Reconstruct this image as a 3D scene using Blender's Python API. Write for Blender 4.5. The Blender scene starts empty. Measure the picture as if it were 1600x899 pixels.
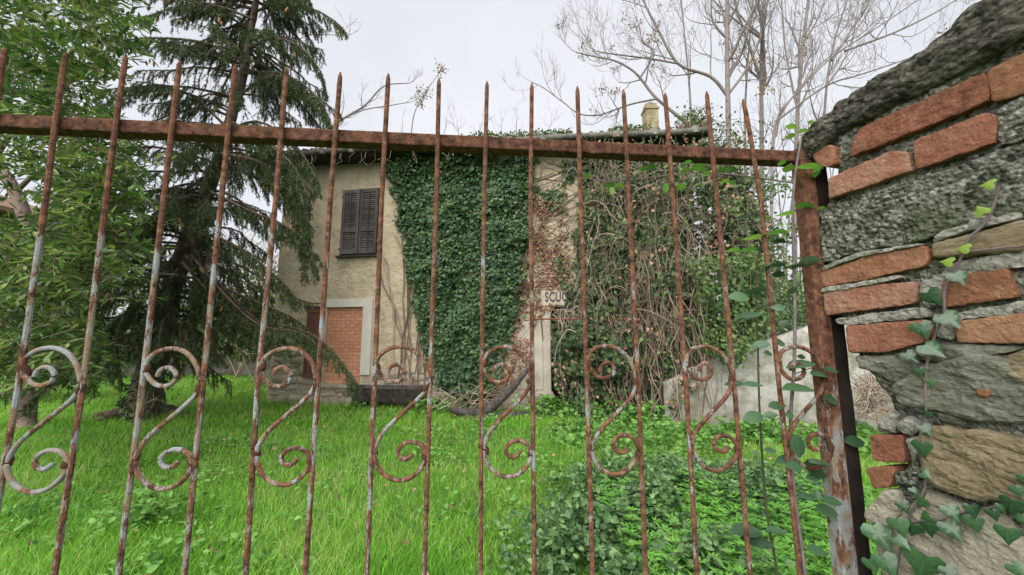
import bpy, math, random
import numpy as np
from mathutils import Vector, Matrix, noise
from mathutils.geometry import delaunay_2d_cdt

random.seed(7)
RNG = np.random.default_rng(7)
S = bpy.context.scene

# ------------------------------------------------------------------ camera, sky, sun, exposure
FPX, PITCH, EYE = 592.4, math.radians(7.47), 1.6
cam_d = bpy.data.cameras.new("camera"); cam = bpy.data.objects.new("camera", cam_d)
S.collection.objects.link(cam)
cam.location = (0, 0, EYE); cam.rotation_euler = (math.radians(90) + PITCH, 0, 0)
cam_d.sensor_width = 36; cam_d.lens = FPX / 1600 * 36
cam_d.clip_start = 0.02; cam_d.clip_end = 2000
S.camera = cam

SUN_EL, SUN_AZ = math.radians(46), math.radians(208)      # high, behind the left shoulder
w = bpy.data.worlds.new("World"); S.world = w; w.use_nodes = True
nt = w.node_tree; N = nt.nodes; L = nt.links
bg = N["Background"]; bg.inputs["Strength"].default_value = 0.1
sky = N.new("ShaderNodeTexSky"); sky.sky_type = 'NISHITA'; sky.sun_disc = False
sky.sun_elevation = SUN_EL; sky.sun_rotation = SUN_AZ; sky.dust_density = 6
tc = N.new("ShaderNodeTexCoord"); cn = N.new("ShaderNodeTexNoise"); cn.inputs["Scale"].default_value = 1.6
cn.inputs["Detail"].default_value = 4
L.new(tc.outputs["Generated"], cn.inputs["Vector"])
cr = N.new("ShaderNodeValToRGB")
cr.color_ramp.elements[0].position = .3; cr.color_ramp.elements[0].color = (1.93, 1.98, 2.11, 1)
cr.color_ramp.elements[1].position = .7; cr.color_ramp.elements[1].color = (2.42, 2.46, 2.56, 1)
L.new(cn.outputs["Fac"], cr.inputs["Fac"])
mx = N.new("ShaderNodeMix"); mx.data_type = 'RGBA'; mx.inputs["Factor"].default_value = .94
L.new(sky.outputs["Color"], mx.inputs["A"]); L.new(cr.outputs["Color"], mx.inputs["B"])
L.new(mx.outputs["Result"], bg.inputs["Color"])
sd = bpy.data.lights.new("sun", 'SUN'); sd.energy = 1.5; sd.angle = math.radians(80); sd.color = (1, .97, .92)
so = bpy.data.objects.new("sun", sd); S.collection.objects.link(so)
to_sun = Vector((math.cos(SUN_EL) * math.sin(SUN_AZ), math.cos(SUN_EL) * math.cos(SUN_AZ), math.sin(SUN_EL)))
so.rotation_euler = to_sun.to_track_quat('Z', 'Y').to_euler(); so.location = to_sun * 40
S.view_settings.view_transform = 'Standard'; S.view_settings.look = 'None'
S.view_settings.gamma = 1; S.view_settings.exposure = 1.95

# ------------------------------------------------------------------ places measured from the photograph
def ray(x, y):
    a = (x - 800) / FPX; b = -(y - 449.5) / FPX
    return np.array([a, math.cos(PITCH) - b * math.sin(PITCH), math.sin(PITCH) + b * math.cos(PITCH)])
CAM = np.array([0, 0, EYE])
def at(x, y, Y):
    d = ray(x, y); return CAM + d * (Y / d[1])
def pix_of(p):
    d = np.array(p) - CAM; c, s_ = math.cos(PITCH), math.sin(PITCH); f = d[1] * c + d[2] * s_
    return 800 + FPX * d[0] / f, 449.5 - FPX * (d[2] * c - d[1] * s_) / f
class Plane:
    """a vertical plane: origin, direction along it, outward normal; u along, o outward, z up"""
    def __init__(s, o, d):
        s.o = np.array(o, float); d = np.array(d, float); s.d = d / np.linalg.norm(d)
        s.n = np.array([s.d[1], -s.d[0]]); s.rot = math.atan2(s.d[1], s.d[0])
    def hit(s, x, y, off=0.0):
        d = ray(x, y); o = s.o + s.n * off
        p = CAM + d * (((o) @ s.n) / (d[:2] @ s.n))
        return (p[:2] - o) @ s.d, p[2]
    def p(s, u, o, z):
        q = s.o + s.d * u + s.n * o
        return (q[0], q[1], z)
    def pa(s, u, o, z):
        q = s.o[None] + np.outer(u, s.d) + np.outer(o, s.n)
        return np.column_stack([q, z])
HOUSE = Plane((-4.77, 9.41), (.983, -.184))
GATE = Plane((0, .85), (math.cos(math.radians(4.835)), math.sin(math.radians(4.835))))
WALL = Plane((.759, .914), (.245, -.969))

# ------------------------------------------------------------------ building helpers
def link(o, parent=None):
    S.collection.objects.link(o)
    if parent is not None: o.parent = parent
    return o
def thing(name, label, cat, loc=(0, 0, 0), rot=0.0, group=None):
    o = bpy.data.objects.new(name, None); o.empty_display_size = .2
    o.location = loc; o.rotation_euler = (0, 0, rot)
    o["label"] = label; o["category"] = cat
    if group: o["group"] = group
    return link(o)
def wmat(o):
    m = Matrix.Translation(o.location) @ o.rotation_euler.to_matrix().to_4x4()
    return wmat(o.parent) @ m if o.parent else m
def to_local(V, parent):
    if parent is None: return V
    m = np.array(wmat(parent).inverted())
    return V @ m[:3, :3].T + m[:3, 3]
def npmesh(name, V, polys, mat, smooth=False):
    me = bpy.data.meshes.new(name)
    polys = [np.asarray(p, dtype=np.int32) for p in polys if len(p)]
    V = np.asarray(V, dtype=np.float32)
    me.vertices.add(len(V)); me.vertices.foreach_set("co", V.ravel())
    loops = np.concatenate([p.ravel() for p in polys])
    tot = np.concatenate([np.full(len(p), p.shape[1], np.int32) for p in polys])
    me.loops.add(len(loops)); me.loops.foreach_set("vertex_index", loops)
    me.polygons.add(len(tot))
    me.polygons.foreach_set("loop_start", np.concatenate([[0], np.cumsum(tot)[:-1]]).astype(np.int32))
    me.polygons.foreach_set("use_smooth", np.full(len(tot), smooth, bool))
    me.update(calc_edges=True)
    if mat: me.materials.append(mat)
    return me
def part(name, V, polys, mat, parent=None, smooth=False, kind=None):
    """one mesh object; vertices given in world space, stored relative to the parent"""
    o = bpy.data.objects.new(name, npmesh(name, to_local(np.asarray(V, float), parent), polys, mat, smooth))
    if kind: o["kind"] = kind
    return link(o, parent)
def tag(o, label, cat, group=None, kind=None):
    o["label"] = label; o["category"] = cat
    if group: o["group"] = group
    if kind: o["kind"] = kind
    return o

class Batch:
    def __init__(s): s.V = []; s.P = {}; s.n = 0
    def add(s, V, *polys):
        V = np.asarray(V, float)
        for p in polys:
            p = np.asarray(p, int)
            if len(p): s.P.setdefault(p.shape[1], []).append(p + s.n)
        s.V.append(V); s.n += len(V)
    def tube(s, path, rad, sides=6, cap=True):
        path = np.asarray(path, float); n = len(path)
        rad = np.full(n, rad, float) if np.isscalar(rad) else np.asarray(rad, float)
        t = np.gradient(path, axis=0); t /= np.linalg.norm(t, axis=1)[:, None] + 1e-9
        m = t.mean(0); ref = np.array([0, 0, 1.]) if abs(m[2]) < .8 * np.linalg.norm(m) + 1e-9 else np.array([0, 1., 0])
        b = np.cross(t, ref); b /= np.linalg.norm(b, axis=1)[:, None] + 1e-9
        c = np.cross(b, t)
        a = np.arange(sides) * 2 * math.pi / sides
        V = path[:, None] + rad[:, None, None] * (np.cos(a)[None, :, None] * b[:, None] + np.sin(a)[None, :, None] * c[:, None])
        i = np.arange(n - 1)[:, None] * sides; k = np.arange(sides)[None]; k2 = (k + 1) % sides
        q = np.stack([i + k, i + k2, i + sides + k2, i + sides + k], -1).reshape(-1, 4)
        s.add(V.reshape(-1, 3), q)
        if cap:
            base = s.n - n * sides
            for e in (0, (n - 1) * sides):
                s.P.setdefault(sides, []).append(np.arange(sides)[None] + base + e)
    def box(s, corners):
        """8 corners: 4 bottom then 4 top, both anticlockwise"""
        s.add(corners, [[3, 2, 1, 0], [4, 5, 6, 7], [0, 1, 5, 4], [1, 2, 6, 5], [2, 3, 7, 6], [3, 0, 4, 7]])
    def pbox(s, P, u0, u1, o0, o1, z0, z1):
        s.box([P.p(u0, o0, z0), P.p(u1, o0, z0), P.p(u1, o1, z0), P.p(u0, o1, z0),
               P.p(u0, o0, z1), P.p(u1, o0, z1), P.p(u1, o1, z1), P.p(u0, o1, z1)])
    def build(s, name, mat, parent=None, smooth=False, kind=None):
        return part(name, np.concatenate(s.V), [np.concatenate(p) for p in s.P.values()], mat, parent, smooth, kind)

def curve(pts, n=8):
    """Catmull-Rom through the points"""
    p = np.asarray(pts, float)
    if len(p) < 3:
        t = np.linspace(0, 1, n + 1)[:, None]; return p[0] * (1 - t) + p[-1] * t
    p = np.vstack([2 * p[0] - p[1], p, 2 * p[-1] - p[-2]]); out = []
    for i in range(1, len(p) - 2):
        for t in np.linspace(0, 1, n, endpoint=False):
            a, b, c, d = p[i - 1:i + 3]
            out.append(.5 * (2 * b + (c - a) * t + (2 * a - 5 * b + 4 * c - d) * t * t + (3 * b - a - 3 * c + d) * t ** 3))
    out.append(p[-2]); return np.array(out)
def unit(v): return v / (np.linalg.norm(v, axis=-1, keepdims=True) + 1e-9)

# leaf shapes: x across, y along, z out
def leaf_t(wd, fold=.08, droop=-.08):
    V = np.array([[0, 0, 0], [0, .5, -fold], [0, 1, droop], [-wd, .35, 0], [-wd * .75, .72, droop * .4], [wd, .35, 0], [wd * .75, .72, droop * .4]])
    F = np.array([[0, 1, 3], [1, 4, 3], [1, 2, 4], [0, 5, 1], [1, 5, 6], [1, 6, 2]]); return V, F
KITE = (np.array([[0, 0, 0], [-.45, .3, .05], [0, 1, -.05], [.45, .3, .05], [0, .4, -.07]]), np.array([[0, 4, 1], [1, 4, 2], [4, 3, 2], [0, 3, 4]]))
IVY5 = (np.array([[0, .05, 0], [-.3, -.12, .04], [-.55, .2, .02], [-.3, .38, .03], [-.33, .62, 0], [-.1, .6, .02], [0, 1, -.05],
                  [.1, .6, .02], [.33, .62, 0], [.3, .38, .03], [.55, .2, .02], [.3, -.12, .04], [0, .35, -.06]]),
        np.array([[12, (i + 1) % 12, i] for i in range(12)]))
NEEDLE = (np.array([[-.11, 0, 0], [.11, 0, 0], [0, 1, 0]]), np.array([[0, 1, 2]]))
LANCE = leaf_t(.15); OVAL = leaf_t(.3); BROAD = leaf_t(.4)
def scatter(T, pos, ax, nr, sc):
    TV, TF = T; pos = np.asarray(pos, float); n = len(pos)
    ax = unit(np.asarray(ax, float)); b = unit(np.cross(ax, nr)); nr = np.cross(b, ax)
    sc = np.broadcast_to(np.asarray(sc, float), (n,))[:, None, None]
    V = pos[:, None] + sc * (TV[None, :, 0:1] * b[:, None] + TV[None, :, 1:2] * ax[:, None] + TV[None, :, 2:3] * nr[:, None])
    F = TF[None] + (np.arange(n) * len(TV))[:, None, None]
    return V.reshape(-1, 3), F.reshape(-1, TF.shape[1])
def rnd(n, s=1.0): return RNG.normal(0, s, (n, 3))
def nz(p, sc, seed=0): return noise.noise(Vector((p[0] * sc + seed, p[1] * sc + seed * 1.7, p[2] * sc - seed)))

# ------------------------------------------------------------------ materials
def material(name, cols, scale=6., rough=.85, bump=.0, bscale=40., island=0.0, transl=0.0, stretch=None, detail=6, spec=.3, objrand=0.0, pebble=0., cell=0., moss=None, bdist=.02, pos=None, nr=.62, damp=None):
    m = bpy.data.materials.new(name); m.use_nodes = True
    nt = m.node_tree; N = nt.nodes; L = nt.links; b = N["Principled BSDF"]; out = N["Material Output"]
    b.inputs["Roughness"].default_value = rough; b.inputs["Specular IOR Level"].default_value = spec
    tc = N.new("ShaderNodeTexCoord"); vec = tc.outputs["Object"]
    if stretch:
        mp = N.new("ShaderNodeMapping"); mp.inputs["Scale"].default_value = stretch
        L.new(vec, mp.inputs["Vector"]); vec = mp.outputs["Vector"]
    n1 = N.new("ShaderNodeTexNoise"); n1.inputs["Scale"].default_value = scale; n1.inputs["Detail"].default_value = detail
    n1.inputs["Roughness"].default_value = nr
    L.new(vec, n1.inputs["Vector"])
    rp = N.new("ShaderNodeValToRGB"); e = rp.color_ramp.elements
    while len(e) < len(cols): e.new(.5)
    for i, c in enumerate(cols):
        e[i].position = pos[i] if pos else .32 + .36 * i / max(1, len(cols) - 1); e[i].color = (*c, 1)
    fac = n1.outputs["Fac"]
    if island or objrand:
        src = N.new("ShaderNodeNewGeometry").outputs["Random Per Island"] if island else N.new("ShaderNodeObjectInfo").outputs["Random"]
        k = island or objrand
        mm = N.new("ShaderNodeMath"); mm.operation = 'MULTIPLY_ADD'; L.new(src, mm.inputs[0]); mm.inputs[1].default_value = k
        ad = N.new("ShaderNodeMath"); ad.operation = 'SUBTRACT'; L.new(fac, ad.inputs[0]); ad.inputs[1].default_value = k / 2
        L.new(ad.outputs[0], mm.inputs[2]); fac = mm.outputs[0]
    if cell:
        vc = N.new("ShaderNodeTexVoronoi"); vc.inputs["Scale"].default_value = cell; L.new(vec, vc.inputs["Vector"])
        wn_ = N.new("ShaderNodeTexWhiteNoise"); L.new(vc.outputs["Color"], wn_.inputs["Vector"])
        m4 = N.new("ShaderNodeMath"); m4.operation = 'MULTIPLY_ADD'; L.new(wn_.outputs["Value"], m4.inputs[0]); m4.inputs[1].default_value = .3
        m5 = N.new("ShaderNodeMath"); m5.operation = 'SUBTRACT'; L.new(fac, m5.inputs[0]); m5.inputs[1].default_value = .15; L.new(m5.outputs[0], m4.inputs[2]); fac = m4.outputs[0]
    L.new(fac, rp.inputs["Fac"]); col = rp.outputs["Color"]
    for mo in ([] if not moss else (moss if isinstance(moss, list) else [moss])):     # (colour, scale, level, strength): growth, smears or stains in patches
        n5 = N.new("ShaderNodeTexNoise"); n5.inputs["Scale"].default_value = mo[1]; n5.inputs["Detail"].default_value = 9; n5.inputs["Roughness"].default_value = .7; L.new(tc.outputs["Object"], n5.inputs["Vector"])
        r5 = N.new("ShaderNodeMapRange"); L.new(n5.outputs["Fac"], r5.inputs["Value"]); r5.inputs["From Min"].default_value = mo[2]; r5.inputs["From Max"].default_value = mo[2] + .14; r5.inputs["To Max"].default_value = mo[3] if len(mo) > 3 else .85
        m6 = N.new("ShaderNodeMix"); m6.data_type = 'RGBA'; L.new(r5.outputs["Result"], m6.inputs["Factor"]); L.new(col, m6.inputs["A"]); m6.inputs["B"].default_value = (*mo[0], 1); col = m6.outputs["Result"]
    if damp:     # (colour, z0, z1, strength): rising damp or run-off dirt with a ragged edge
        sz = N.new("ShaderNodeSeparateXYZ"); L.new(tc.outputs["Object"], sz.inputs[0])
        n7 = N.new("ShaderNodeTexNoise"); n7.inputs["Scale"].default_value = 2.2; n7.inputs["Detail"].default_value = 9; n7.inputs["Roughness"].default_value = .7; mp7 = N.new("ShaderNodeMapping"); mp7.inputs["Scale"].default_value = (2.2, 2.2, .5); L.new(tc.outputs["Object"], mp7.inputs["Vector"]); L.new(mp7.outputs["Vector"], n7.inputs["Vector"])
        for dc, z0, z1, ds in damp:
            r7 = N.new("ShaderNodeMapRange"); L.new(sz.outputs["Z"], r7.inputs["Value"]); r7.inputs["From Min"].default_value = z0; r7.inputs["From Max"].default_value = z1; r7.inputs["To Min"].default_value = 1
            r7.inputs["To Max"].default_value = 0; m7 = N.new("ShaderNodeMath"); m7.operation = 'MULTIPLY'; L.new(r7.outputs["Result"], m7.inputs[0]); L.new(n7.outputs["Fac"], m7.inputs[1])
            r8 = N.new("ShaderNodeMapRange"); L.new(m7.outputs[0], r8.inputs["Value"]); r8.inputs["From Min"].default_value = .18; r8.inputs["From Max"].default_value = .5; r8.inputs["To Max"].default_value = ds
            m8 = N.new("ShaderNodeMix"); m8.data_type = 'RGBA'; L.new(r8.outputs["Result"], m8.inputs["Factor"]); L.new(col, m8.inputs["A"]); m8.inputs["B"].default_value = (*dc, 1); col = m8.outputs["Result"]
    L.new(col, b.inputs["Base Color"])
    if bump:
        n2 = N.new("ShaderNodeTexNoise"); n2.inputs["Scale"].default_value = bscale; n2.inputs["Detail"].default_value = 8
        n2.inputs["Roughness"].default_value = .7
        L.new(vec, n2.inputs["Vector"]); h = n2.outputs["Fac"]
        if pebble:
            vo = N.new("ShaderNodeTexVoronoi"); vo.inputs["Scale"].default_value = pebble; L.new(vec, vo.inputs["Vector"])
            s2 = N.new("ShaderNodeMath"); s2.operation = 'SUBTRACT'; L.new(h, s2.inputs[0]); L.new(vo.outputs["Distance"], s2.inputs[1]); h = s2.outputs[0]
        bp = N.new("ShaderNodeBump"); bp.inputs["Strength"].default_value = bump; bp.inputs["Distance"].default_value = bdist
        L.new(h, bp.inputs["Height"]); L.new(bp.outputs["Normal"], b.inputs["Normal"])
    if transl:
        tr = N.new("ShaderNodeBsdfTranslucent"); L.new(col, tr.inputs["Color"])
        ms = N.new("ShaderNodeMixShader"); ms.inputs["Fac"].default_value = transl
        L.new(b.outputs["BSDF"], ms.inputs[1]); L.new(tr.outputs["BSDF"], ms.inputs[2]); L.new(ms.outputs["Shader"], out.inputs["Surface"])
    return m
def rusty(name, amount, left_bias=True, zlo=1.75, zhi=2.0, tone=1.0):
    """rusted iron with flakes of old pale paint; 'amount' of paint left, more towards the left end and below zhi"""
    m = material(name, [tuple(v_ * tone for v_ in c_) for c_ in ((.06, .033, .026), (.16, .078, .052), (.26, .122, .076), (.39, .19, .108))], scale=60, rough=.92, bump=.8, bscale=260, detail=9, spec=.15)
    nt = m.node_tree; N = nt.nodes; L = nt.links; b = N["Principled BSDF"]
    rust = b.inputs["Base Color"].links[0].from_socket
    tc = N.new("ShaderNodeTexCoord"); sp = N.new("ShaderNodeSeparateXYZ"); L.new(tc.outputs["Object"], sp.inputs[0])
    mp = N.new("ShaderNodeMapping"); mp.inputs["Scale"].default_value = (1, 1, .3); L.new(tc.outputs["Object"], mp.inputs["Vector"])
    n = N.new("ShaderNodeTexNoise"); n.inputs["Scale"].default_value = 46; n.inputs["Detail"].default_value = 9; n.inputs["Roughness"].default_value = .74
    L.new(mp.outputs["Vector"], n.inputs["Vector"])
    mz = N.new("ShaderNodeMapRange"); L.new(sp.outputs["Z"], mz.inputs["Value"])
    mz.inputs["From Min"].default_value = zhi; mz.inputs["From Max"].default_value = zlo; mz.inputs["To Min"].default_value = .0; mz.inputs["To Max"].default_value = amount
    v = mz.outputs["Result"]
    if left_bias:
        mxr = N.new("ShaderNodeMapRange"); L.new(sp.outputs["X"], mxr.inputs["Value"])
        mxr.inputs["From Min"].default_value = -.9; mxr.inputs["From Max"].default_value = .0; mxr.inputs["To Min"].default_value = 1; mxr.inputs["To Max"].default_value = .62
        mu = N.new("ShaderNodeMath"); mu.operation = 'MULTIPLY'; L.new(v, mu.inputs[0]); L.new(mxr.outputs["Result"], mu.inputs[1]); v = mu.outputs[0]
    ad = N.new("ShaderNodeMath"); ad.operation = 'ADD'; L.new(n.outputs["Fac"], ad.inputs[0]); L.new(v, ad.inputs[1])
    st = N.new("ShaderNodeMapRange"); L.new(ad.outputs[0], st.inputs["Value"]); st.inputs["From Min"].default_value = .70; st.inputs["From Max"].default_value = .735
    mix = N.new("ShaderNodeMix"); mix.data_type = 'RGBA'; L.new(st.outputs["Result"], mix.inputs["Factor"]); L.new(rust, mix.inputs["A"])
    n3 = N.new("ShaderNodeTexNoise"); n3.inputs["Scale"].default_value = 25; L.new(tc.outputs["Object"], n3.inputs["Vector"])
    pr = N.new("ShaderNodeValToRGB"); pr.color_ramp.elements[0].position = .4; pr.color_ramp.elements[0].color = (.36, .27, .19, 1)
    pr.color_ramp.elements[1].position = .55; pr.color_ramp.elements[1].color = (.4, .42, .43, 1); L.new(n3.outputs["Fac"], pr.inputs["Fac"])
    L.new(pr.outputs["Color"], mix.inputs["B"]); L.new(mix.outputs["Result"], b.inputs["Base Color"])
    return m

M = {}
M['soil'] = material("soil", [(.045, .075, .018), (.07, .13, .025), (.1, .17, .03)], 5, bump=.6, bscale=30)
M['grass'] = material("grass_blades", [(.12, .315, .028), (.2, .49, .045), (.3, .56, .08), (.47, .51, .2)], .8, rough=.6, island=.45, transl=.42, pos=[.3, .48, .63, .77])
M['weed'] = material("weed_leaf", [(.08, .2, .04), (.13, .3, .055), (.21, .38, .09)], 1.5, rough=.6, island=.4, transl=.3)
M['bramble'] = material("bramble_leaf", [(.05, .115, .04), (.095, .2, .065), (.18, .3, .11)], 1.2, rough=.45, island=.6, transl=.25, spec=.45)
M['cleaver'] = material("cleaver_leaf", [(.12, .33, .05), (.2, .46, .07)], 1.5, rough=.55, island=.4, transl=.35)
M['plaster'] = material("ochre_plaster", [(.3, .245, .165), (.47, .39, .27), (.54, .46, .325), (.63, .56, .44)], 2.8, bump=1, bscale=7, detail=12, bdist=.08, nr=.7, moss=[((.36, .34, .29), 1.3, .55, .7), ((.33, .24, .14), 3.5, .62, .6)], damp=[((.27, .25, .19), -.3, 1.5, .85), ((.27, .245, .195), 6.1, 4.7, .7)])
M['plaster_grey'] = material("grey_plaster", [(.3, .27, .22), (.46, .42, .35)], 2.5, bump=.6, bscale=12)
M['trim'] = material("door_surround", [(.52, .49, .43), (.6, .57, .51)], 3, bump=.2, bscale=30)
M['housestone'] = material("house_stone", [(.24, .2, .14), (.38, .33, .25), (.46, .42, .35)], 5, bump=.9, bscale=25, objrand=.4, bdist=.03)
M['mortar_h'] = material("house_mortar", [(.25, .21, .16), (.38, .33, .26)], 6, bump=.8, bscale=20, bdist=.04)
M['infill'] = material("orange_infill_brick", [(.48, .215, .13), (.54, .25, .15), (.58, .32, .21)], 5, bump=.3, bscale=60, objrand=.3, moss=((.4, .26, .18), 3, .56, .6))
M['joint'] = material("infill_joint", [(.47, .29, .2), (.52, .36, .26)], 10)
M['shutter'] = material("weathered_shutter", [(.045, .038, .035), (.075, .065, .06), (.11, .1, .095)], 5, rough=.7, bump=.3, bscale=40, stretch=(1, 1, .25), objrand=.3)
M['shutter_red'] = material("reddish_shutter", [(.1, .045, .033), (.16, .075, .055)], 4, rough=.75, bump=.3, bscale=40, stretch=(6, 6, .6))
M['dark'] = material("unlit_interior_black", [(.01, .009, .008), (.016, .014, .012)], 3)
M['eave'] = material("old_eave_wood", [(.03, .024, .02), (.055, .045, .036)], 6, bump=.3)
M['gutter'] = material("grey_gutter", [(.06, .06, .052), (.12, .115, .1), (.17, .165, .15)], 7, rough=.7)
M['tile'] = material("old_roof_tile", [(.13, .075, .05), (.22, .13, .085), (.16, .15, .09)], 2, bump=.4, objrand=.3)
M['chimney'] = material("chimney_render", [(.17, .14, .08), (.3, .25, .15), (.36, .33, .24)], 6, bump=.8, bscale=12, bdist=.05)
M['ivy'] = material("ivy_leaf", [(.018, .05, .018), (.035, .09, .03), (.085, .165, .05)], 1.3, rough=.42, island=.7, transl=.15, spec=.5)
M['ivy_dark'] = material("ivy_leaf_dark", [(.02, .04, .016), (.042, .08, .03), (.1, .145, .055)], 1.3, rough=.5, island=.6, transl=.15)
M['ivy_dead'] = material("dead_ivy_leaf", [(.14, .075, .045), (.24, .135, .085), (.34, .22, .15)], 2, rough=.9, island=.7)
M['shoot'] = material("pale_vine_leaf", [(.045, .09, .025), (.08, .145, .042), (.14, .2, .065)], 1.5, rough=.6, island=.6, transl=.25)
M['drystem'] = material("dry_vine_stem", [(.15, .105, .08), (.28, .21, .16), (.4, .33, .265)], 2, rough=.9, island=.5)
M['paint_letter'] = material("letter_paint", [(.05, .037, .03), (.085, .065, .055), (.2, .17, .14)], 30, pos=[.3, .58, .75])
M['sign'] = material("lintel_plaster", [(.34, .3, .25), (.45, .41, .35)], 8, bump=.6, bscale=20, moss=[((.22, .18, .13), 6, .5, .8)])
M['ironbar'] = material("red_iron", [(.14, .05, .035), (.22, .08, .05)], 30, rough=.85)
M['spruce_bark'] = material("spruce_bark", [(.05, .036, .029), (.11, .078, .06), (.17, .13, .105)], 9, bump=1, bscale=14, stretch=(1, 1, .35), bdist=.05)
M['needle'] = material("spruce_needle", [(.038, .066, .026), (.07, .115, .042), (.125, .175, .065)], 1.1, rough=.6, island=.5, transl=.15)
M['dead_twig'] = material("dead_spruce_twig", [(.1, .07, .055), (.2, .145, .11)], 3, island=.4)
M['cone'] = material("spruce_cone", [(.2, .1, .05), (.34, .19, .1)], 20, bump=.6, bscale=90, objrand=.3)
M['laurel'] = material("laurel_leaf", [(.035, .085, .02), (.08, .165, .032), (.135, .24, .045), (.26, .33, .085)], 1.6, rough=.38, island=.55, transl=.35, spec=.55, pos=[.28, .46, .62, .78])
M['laurel_o'] = material("laurel_leaf_single", [(.035, .085, .02), (.08, .165, .032), (.135, .24, .045), (.26, .33, .085)], 1.6, rough=.38, objrand=.55, transl=.35, spec=.55, pos=[.28, .46, .62, .78])
M['laurel_bark'] = material("laurel_bark", [(.14, .09, .08), (.24, .17, .15)], 6, bump=.4)
M['bare_bark'] = material("bare_tree_bark", [(.15, .125, .12), (.25, .215, .205)], 3, bump=.3)
M['twig'] = material("bare_twig", [(.13, .11, .11), (.22, .19, .19)], 3)
M['keys'] = material("dry_seed_cluster", [(.2, .13, .085), (.36, .27, .19)], 3, island=.5)
M['hedge'] = material("hedge_leaf", [(.03, .06, .025), (.055, .115, .04), (.11, .18, .06)], .7, rough=.6, island=.5, transl=.2)
M['shrub'] = material("yellow_green_leaf", [(.06, .1, .03), (.1, .17, .045), (.18, .24, .075)], .9, rough=.6, island=.5, transl=.3)
M['concrete'] = material("stained_concrete", [(.22, .215, .18), (.38, .37, .34), (.48, .47, .44)], 5, bump=.7, bscale=14, detail=12, nr=.7, moss=[((.15, .14, .085), 1.9, .52, .8), ((.2, .195, .15), 4.5, .53, .7)], damp=[((.2, .19, .13), -.2, 1.2, .7)])
M['greywall'] = material("low_wall_render", [(.16, .16, .14), (.26, .26, .24)], 1.5, bump=.3)
M['log'] = material("grey_log", [(.028, .024, .022), (.06, .052, .047), (.11, .1, .09)], 7, bump=1, bscale=16, bdist=.03)
M['trough'] = material("dark_wet_wood", [(.022, .018, .016), (.05, .042, .038), (.09, .08, .072)], 8, rough=.7, bump=.5, bscale=30)
M['brick'] = material("old_red_brick", [(.17, .07, .048), (.3, .13, .082), (.37, .175, .115), (.43, .25, .18)], 34, rough=.95, bump=1, bscale=110, objrand=.25, detail=10, spec=.1, bdist=.014, nr=.78, moss=[((.11, .08, .055), 13, .56, .75), ((.27, .255, .22), 17, .6, .8)])
M['brick_o'] = material("old_orange_brick", [(.25, .115, .065), (.37, .185, .105), (.44, .27, .17)], 34, rough=.95, bump=1, bscale=110, objrand=.25, detail=10, spec=.1, bdist=.014, nr=.78, moss=[((.14, .1, .065), 13, .56, .8), ((.29, .27, .23), 17, .61, .8)])
M['mortar'] = material("rough_mortar", [(.065, .073, .053), (.165, .175, .135), (.265, .27, .225), (.44, .44, .39)], 20, rough=1, bump=1, bscale=90, pebble=120, cell=130, detail=9, spec=.1, bdist=.02, nr=.72, moss=((.09, .12, .055), 7, .52, .75))
M['mortar_l'] = material("pale_mortar", [(.22, .22, .18), (.37, .365, .315), (.47, .465, .42)], 26, rough=1, bump=1, bscale=110, detail=9, spec=.1, cell=110, bdist=.015, nr=.75)
M['coping'] = material("mossy_concrete", [(.06, .057, .05), (.135, .125, .1), (.22, .21, .175)], 24, rough=1, bump=1, bscale=80, pebble=95, cell=100, detail=9, spec=.1, bdist=.025, nr=.75, moss=((.1, .13, .045), 7, .51, .75))
M['schist'] = material("grey_green_schist", [(.12, .125, .095), (.26, .265, .215), (.4, .4, .345)], 30, rough=.95, bump=1, bscale=55, stretch=(1, 1, 2.5), detail=10, spec=.15, bdist=.025, nr=.78, moss=[((.13, .15, .08), 8, .53, .6), ((.34, .33, .29), 11, .57, .7)])
M['tanstone'] = material("tan_schist", [(.17, .14, .08), (.35, .285, .175), (.43, .37, .26)], 22, rough=.95, bump=1, bscale=45, stretch=(1, 1, 2.5), detail=10, spec=.15, bdist=.03, nr=.76, moss=[((.33, .34, .35), 5, .54, .9), ((.17, .15, .09), 9, .58, .6)])
M['palestone'] = material("pale_stone", [(.25, .225, .165), (.43, .395, .31), (.53, .49, .4)], 24, rough=.95, bump=1, bscale=50, stretch=(1, 1, 2), detail=10, spec=.15, bdist=.02, nr=.76, moss=((.24, .23, .17), 9, .56, .6))
M['ivy_o'] = material("wall_ivy_leaf", [(.012, .042, .016), (.022, .072, .026), (.045, .11, .04)], 22, rough=.33, objrand=.4, transl=.1, spec=.6)
M['ivy_y'] = material("young_ivy_leaf", [(.16, .26, .04), (.24, .36, .06)], 22, rough=.45, transl=.3)
M['rose_b'] = material("backlit_bramble_leaf", [(.07, .2, .025), (.12, .3, .035), (.2, .34, .05)], 25, rough=.5, objrand=.4, transl=.5)  # upper leaves: backlight put into a brighter leaf colour
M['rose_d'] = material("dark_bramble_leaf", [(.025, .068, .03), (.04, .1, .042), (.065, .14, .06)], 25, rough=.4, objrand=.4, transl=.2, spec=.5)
M['rose_stem'] = material("bramble_stem", [(.1, .075, .075), (.19, .155, .16)], 30, bump=.2)
M['rose_stem_g'] = material("green_bramble_stem", [(.03, .035, .02), (.06, .06, .035)], 30)
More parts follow.
